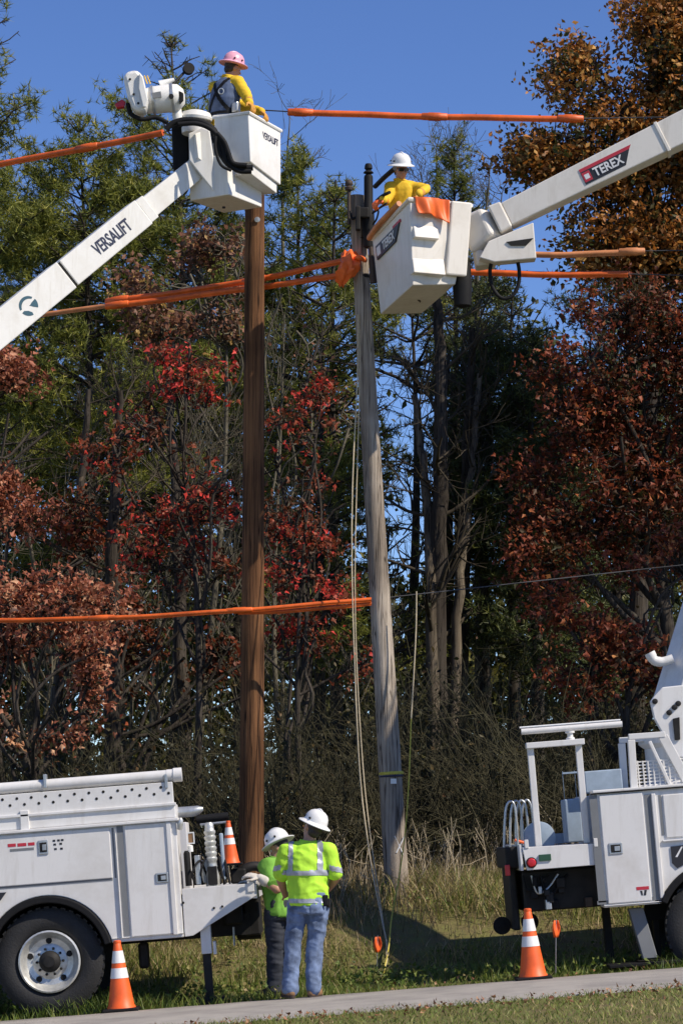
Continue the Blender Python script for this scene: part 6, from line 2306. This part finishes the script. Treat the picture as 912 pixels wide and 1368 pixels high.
# bare trees
for (px_, Y, tp, sd, lab, r0, dp) in (
        (140, 42.0, 330, 301, 'bare grey tree behind the lettering of the telescopic boom', 0.06, 4),
        (55, 43.0, 380, 302, 'bare grey tree behind the boom emblem', 0.055, 4),
        (205, 43.5, 400, 303, 'bare crooked tree beside the brown-leaved beech', 0.06, 4),
        (375, 42.5, 330, 304, 'bare grey tree beside the shaft of the brown pole', 0.055, 4),
        (420, 44.0, 400, 305, 'bare grey tree with forked top near the grey pole', 0.05, 4),
        (300, 41.5, 500, 306, 'bare slender tree behind the scarlet maple', 0.04, 4),
        (100, 40.5, 540, 307, 'bare dark sapling between the two pink maples', 0.04, 4),
        (20, 41.5, 420, 312, 'bare grey sapling over the dusky red maple', 0.045, 4),
        (180, 40.8, 480, 313, 'bare grey sapling left of the scarlet maple crown', 0.045, 4),
        (340, 40.5, 560, 314, 'bare sapling hard against the brown pole', 0.04, 4),
        (470, 41.0, 640, 311, 'bare shrub-like tree by the foot of the crimson maple', 0.035, 4)):
    bare_tree('bare_tree', lab, px_, Y, tp, sd, TWIG, r0, dp)


def twiggy(name, label, stems, Y, seed, bark, twig, side=9, sl=(0.5, 1.4), depth=2, group=G):
    """stems: list of (pixel path, r0, r1); limbs and twigs leave them on all sides"""
    r = np.random.default_rng(seed)
    g0 = at(*stems[0][0][0], Y)
    root = empty(name, (g0.x, Y, float(gz(g0.x, Y))), label, 'tree', group)
    main, tw = [], []
    for (pp, r0, r1) in stems:
        off = r.normal() * 0.15
        P = np.array([npv(p) for p in smoothpath([at(x, y, Y + off * i) for i, (x, y) in enumerate(pp)], 6)])
        P += r.normal(size=P.shape) * 0.012
        rad = np.linspace(r0, r1, len(P))
        main.append((P, rad))
        for _ in range(side):
            i = r.integers(len(P) // 3, len(P))
            d = np.array([r.normal(), r.normal() * 0.8, 0.35 + 0.4 * r.uniform()])
            grow(P[i], d, r.uniform(*sl), max(0.010, rad[i] * 0.33), depth, r, tw, 0.35, (3, 6), 0.6, 0.15, 0.7)
    V, F = tubes(main, 10)
    put('trunk', to_mesh('trunk', V, F, smooth=True), bark, root)
    V, F = tubes([(p, np.maximum(q, 0.004)) for p, q in tw], 4)
    put('crown', to_mesh('crown', V, F, smooth=True), twig, root)


twiggy('bare_tree', 'thick dark trunk with bare limbs against the sky gap', [([(586, 1080), (584, 960), (583, 800), (588, 640), (588, 500), (584, 400)], 0.20, 0.07)], 42.0, 321, BARK, TWIG_DK, 16, (0.5, 1.5))
twiggy('bare_tree', 'pale lit stem leaning away from the thick dark trunk', [([(580, 1060), (576, 800), (571, 690), (562, 600), (554, 530)], 0.10, 0.05)], 41.6, 322, BARK_LIT, TWIG_DK, 10, (0.5, 1.2))
twiggy('bare_tree', 'pale lit stem leaning towards the dark pine', [([(600, 1060), (613, 790), (624, 700), (632, 590), (640, 500)], 0.09, 0.04)], 41.8, 323, BARK_LIT, TWIG_DK, 10, (0.5, 1.2))
twiggy('bare_tree', 'dark slender trunk between the pale stem and the dark pine', [([(612, 1060), (618, 800), (622, 640), (628, 520), (630, 440)], 0.12, 0.05)], 43.0, 324, BARK, TWIG_DK, 12, (0.5, 1.3))
twiggy('bare_tree', 'dark forked trunk beside the pale leaning stem', [([(594, 1060), (598, 800), (603, 640), (606, 500)], 0.10, 0.05), ([(594, 800), (588, 690), (592, 560), (600, 470)], 0.07, 0.03)], 43.4, 327, BARK, TWIG_DK, 10, (0.5, 1.3))
twiggy('bare_tree', 'dark trunk standing among the red maples', [([(150, 1060), (152, 900), (150, 740), (156, 620), (160, 520)], 0.13, 0.05)], 39.0, 325, BARK, TWIG_DK, 12)
twiggy('bare_tree', 'dark leaning trunk under the brown-leaved beech', [([(250, 1060), (240, 800), (235, 660), (228, 560), (222, 470)], 0.11, 0.045), ([(240, 800), (262, 700), (280, 600)], 0.06, 0.025)], 40.5, 326, BARK, TWIG_DK, 12)
twiggy('bare_tree', 'dark slanting trunk behind the dusky red maple', [([(60, 1060), (95, 800), (110, 640), (118, 520)], 0.10, 0.04)], 40.0, 328, BARK, TWIG_DK, 10)
twiggy('bare_tree', 'bare fine-twigged tree standing up into the sky past the slim pine', [([(590, 900), (588, 420), (585, 300), (582, 200)], 0.07, 0.012), ([(590, 420), (606, 320), (622, 240)], 0.03, 0.008), ([(590, 460), (570, 330), (562, 230)], 0.03, 0.008)], 52.0, 308, TWIG, TWIG, 12, (0.4, 1.1))
twiggy('bare_tree', 'bare spindly tree beneath the long orange hose', [([(650, 900), (636, 420), (644, 320), (655, 215)], 0.06, 0.010), ([(640, 400), (660, 310), (672, 250)], 0.03, 0.008)], 50.0, 309, TWIG, TWIG, 10, (0.4, 1.1))
twiggy('bare_tree', 'bare tree with thin twigs showing over the lettered bucket', [([(380, 700), (378, 320), (382, 230), (388, 150)], 0.05, 0.008)], 52.0, 310, TWIG, TWIG, 10, (0.4, 0.9))

# ---- far wood, one mass behind the trees


def far_wood():
    r = np.random.default_rng(77)
    cl = []
    for _ in range(4700):
        Y = r.uniform(54, 66)
        px_ = r.uniform(-260, 1180)
        if px_ < 470:
            top = 430 + 50 * math.sin(px_ * 0.03) + r.normal() * 20
        elif px_ < 690:
            top = 800 + r.normal() * 12
        else:
            top = 480 + 50 * math.sin(px_ * 0.025) + r.normal() * 20
        py = r.uniform(top, 1120) if _ < 3300 else r.uniform(max(top, 740), 1120)
        cl.append(npv(at(px_, py, Y)))
    cl = np.array(cl)
    per = 24
    P = np.repeat(cl, per, 0) + r.normal(size=(len(cl) * per, 3)) * 0.45
    t = np.clip(np.repeat(r.uniform(0, 1, len(cl)), per) + r.normal(0, 0.15, len(P)), 0, 1)
    V, F, t = leaves(P, 0.19, t, r, plain=True)
    o = put('far_woods', to_mesh('far_woods', V, F, t), OLIVELEAF)
    tag(o, 'dark mass of trees deep in the wood', 'woods', None, 'stuff')


far_wood()

# ---- thicket of bare brush along the top of the bank


def thicket():
    r = np.random.default_rng(78)
    out = []
    for i in range(250):
        Y = r.uniform(34.0, 41.0)
        px_ = r.uniform(-120, 1030)
        h = r.uniform(1.2, 2.6) + (Y - 34) * 0.16
        if 240 < px_ < 720:
            h *= 1.15
        gx = at(px_, 1130, Y).x
        base = np.array([gx, Y, float(gz(gx, Y)) - 0.1])
        for s in range(r.integers(2, 5)):
            grow(base + r.normal(size=3) * [0.15, 0.15, 0], np.array([r.normal() * 0.35, r.normal() * 0.3, 1.0]), h * 0.6 * r.uniform(0.7, 1.2), r.uniform(0.010, 0.02), 2, r, out, 0.4, (3, 7), 0.6, 0.12, 0.75)
    V, F = tubes([(p, np.maximum(q, 0.0035)) for p, q in out], 3)
    o = put('brush_thicket', to_mesh('brush_thicket', V, F, smooth=True), THICKET)
    tag(o, 'tangled leafless grey brush along the top of the bank', 'brush', None, 'stuff')
    # sparse dark leaves added to darken the thicket, shade held in their colour
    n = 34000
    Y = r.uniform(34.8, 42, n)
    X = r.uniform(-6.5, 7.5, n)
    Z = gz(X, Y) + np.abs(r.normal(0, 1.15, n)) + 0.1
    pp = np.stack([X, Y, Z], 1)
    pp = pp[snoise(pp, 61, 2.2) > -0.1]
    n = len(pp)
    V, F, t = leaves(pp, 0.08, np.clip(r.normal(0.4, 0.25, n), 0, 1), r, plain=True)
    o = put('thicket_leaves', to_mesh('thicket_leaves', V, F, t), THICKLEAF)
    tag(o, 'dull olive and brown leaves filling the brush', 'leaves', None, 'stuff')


thicket()

# ---- grass and weeds


def blades(n, X, Y, h, w, lean, mat, name, label, cat, seed, tint_mu=0.4, tint_sd=0.25, zoff=0.0, rise=0.0):
    r = np.random.default_rng(seed)
    Z = gz(X, Y) - 0.02 + zoff
    B = np.stack([X, Y, Z], 1)
    a = r.uniform(0, 6.28, n)
    s = np.stack([np.cos(a), np.sin(a), np.zeros(n)], 1)
    ld = r.normal(size=(n, 3)) * lean
    ld[:, 2] = 1
    tip = B + ld * h[:, None]
    mid = B + ld * h[:, None] * 0.55 * [0.75, 0.75, 1.05]
    V = np.stack([B - s * w, B + s * w, mid + s * w * 0.7, tip, mid - s * w * 0.7], 1).reshape(-1, 3)
    i = np.arange(n)[:, None] * 5
    F = np.concatenate([i + [[0, 1, 2]], i + [[0, 2, 4]], i + [[4, 2, 3]]], 1).reshape(-1, 3)
    patch = snoise(np.stack([X, Y, X * 0], 1), seed, 1.1) * 0.22 + rise * np.clip((Y - 29.0) / 2.5, 0, 1)
    t = np.clip(r.normal(tint_mu, tint_sd, n) + patch, 0, 1)
    o = put(name, to_mesh(name, V, F, np.repeat(t, 5)), mat)
    tag(o, label, cat, None, 'stuff')
    return o


r = np.random.default_rng(80)
n = 60000
X, Y = r.uniform(-6.5, 7.5, n), r.uniform(27.40, 33.2, n)
hh = r.uniform(0.03, 0.15, n) * (1 + 0.9 * np.clip((Y - 29.5) / 2.5, 0, 1)) * (0.35 + 1.2 * (snoise(np.stack([X, Y, X * 0], 1), 5, 3.2) + 0.5).clip(0, 1.4))
blades(n, X, Y, hh, 0.007, 0.5, GRASS, 'bank_grass', 'rough green and straw grass covering the bank', 'grass', 81, 0.40, 0.22, rise=0.20)
n = 20000
X, Y = r.uniform(-6.5, 7.5, n), 30.3 + 5.7 * r.uniform(0, 1, n) ** 0.8
hh = r.uniform(0.12, 0.45, n) * np.clip(0.3 + (Y - 30.3) / 3.2, 0.3, 1.1)
blades(n, X, Y, hh, 0.006, 0.28, WEED, 'dry_weeds', 'tall dry straw-coloured weeds below the brush', 'weeds', 82, 0.5, 0.28)
n = 26000
X, Y = r.uniform(-4.6, 5.0, n), 24.85 - 6.5 * r.uniform(0, 1, n) ** 1.5
hh = r.uniform(0.03, 0.075, n)
blades(n, X, Y, hh, 0.006, 0.6, LAWN, 'lawn_grass', 'short mown lawn on the near side of the road', 'grass', 83, 0.40, 0.24)
n = 1000
X = r.uniform(-5.5, 5.5, n)
Y = np.where(r.uniform(size=n) < 0.75, 24.74 - np.abs(r.normal(0, 0.9, n)), r.uniform(27.4, 30.0, n))
Z = gz(X, Y) + r.uniform(0.01, 0.06, n)
V, F, t = leaves(np.stack([X, Y, Z], 1), 0.045, r.uniform(0, 1, n), r, 0.0)
o = put('leaf_litter', to_mesh('leaf_litter', V, F, t), LITTER)
tag(o, 'fallen brown leaves along the road edge', 'leaves', None, 'stuff')
# seed heads and stems standing in the weeds
out = []
for i in range(420):
    Y_ = r.uniform(32.4, 35.5)
    X_ = r.uniform(-5.5, 6.5)
    grow(np.array([X_, Y_, float(gz(X_, Y_))]), np.array([r.normal() * 0.2, r.normal() * 0.2, 1]), r.uniform(0.3, 0.75), 0.006, 1, r, out, 0.25, (3, 7), 0.4, 0.25, 0.6)
V, F = tubes([(p, np.maximum(q, 0.003)) for p, q in out], 3)
o = put('weed_stems', to_mesh('weed_stems', V, F, smooth=True), ROPE)
tag(o, 'dry branching weed stems standing round the grey pole foot', 'weeds', None, 'stuff')

# low leafy weeds in the verge
n = 12000
X, Y = r.uniform(-6.0, 7.0, n), 27.7 + 4.6 * r.uniform(0, 1, n) ** 0.8
k = snoise(np.stack([X, Y, X * 0], 1), 91, 2.6) > 0.05
X, Y = X[k], Y[k]
n = len(X)
V, F, t = leaves(np.stack([X, Y, gz(X, Y) + r.uniform(0.0, 0.16, n)], 1), 0.055, np.clip(r.normal(0.34, 0.2, n) + 0.25 * (Y > 30.6), 0, 1), r, 0.5)
o = put('verge_weeds', to_mesh('verge_weeds', V, F, t), GRASS)
tag(o, 'low leafy green weeds scattered through the bank grass', 'weeds', None, 'stuff')
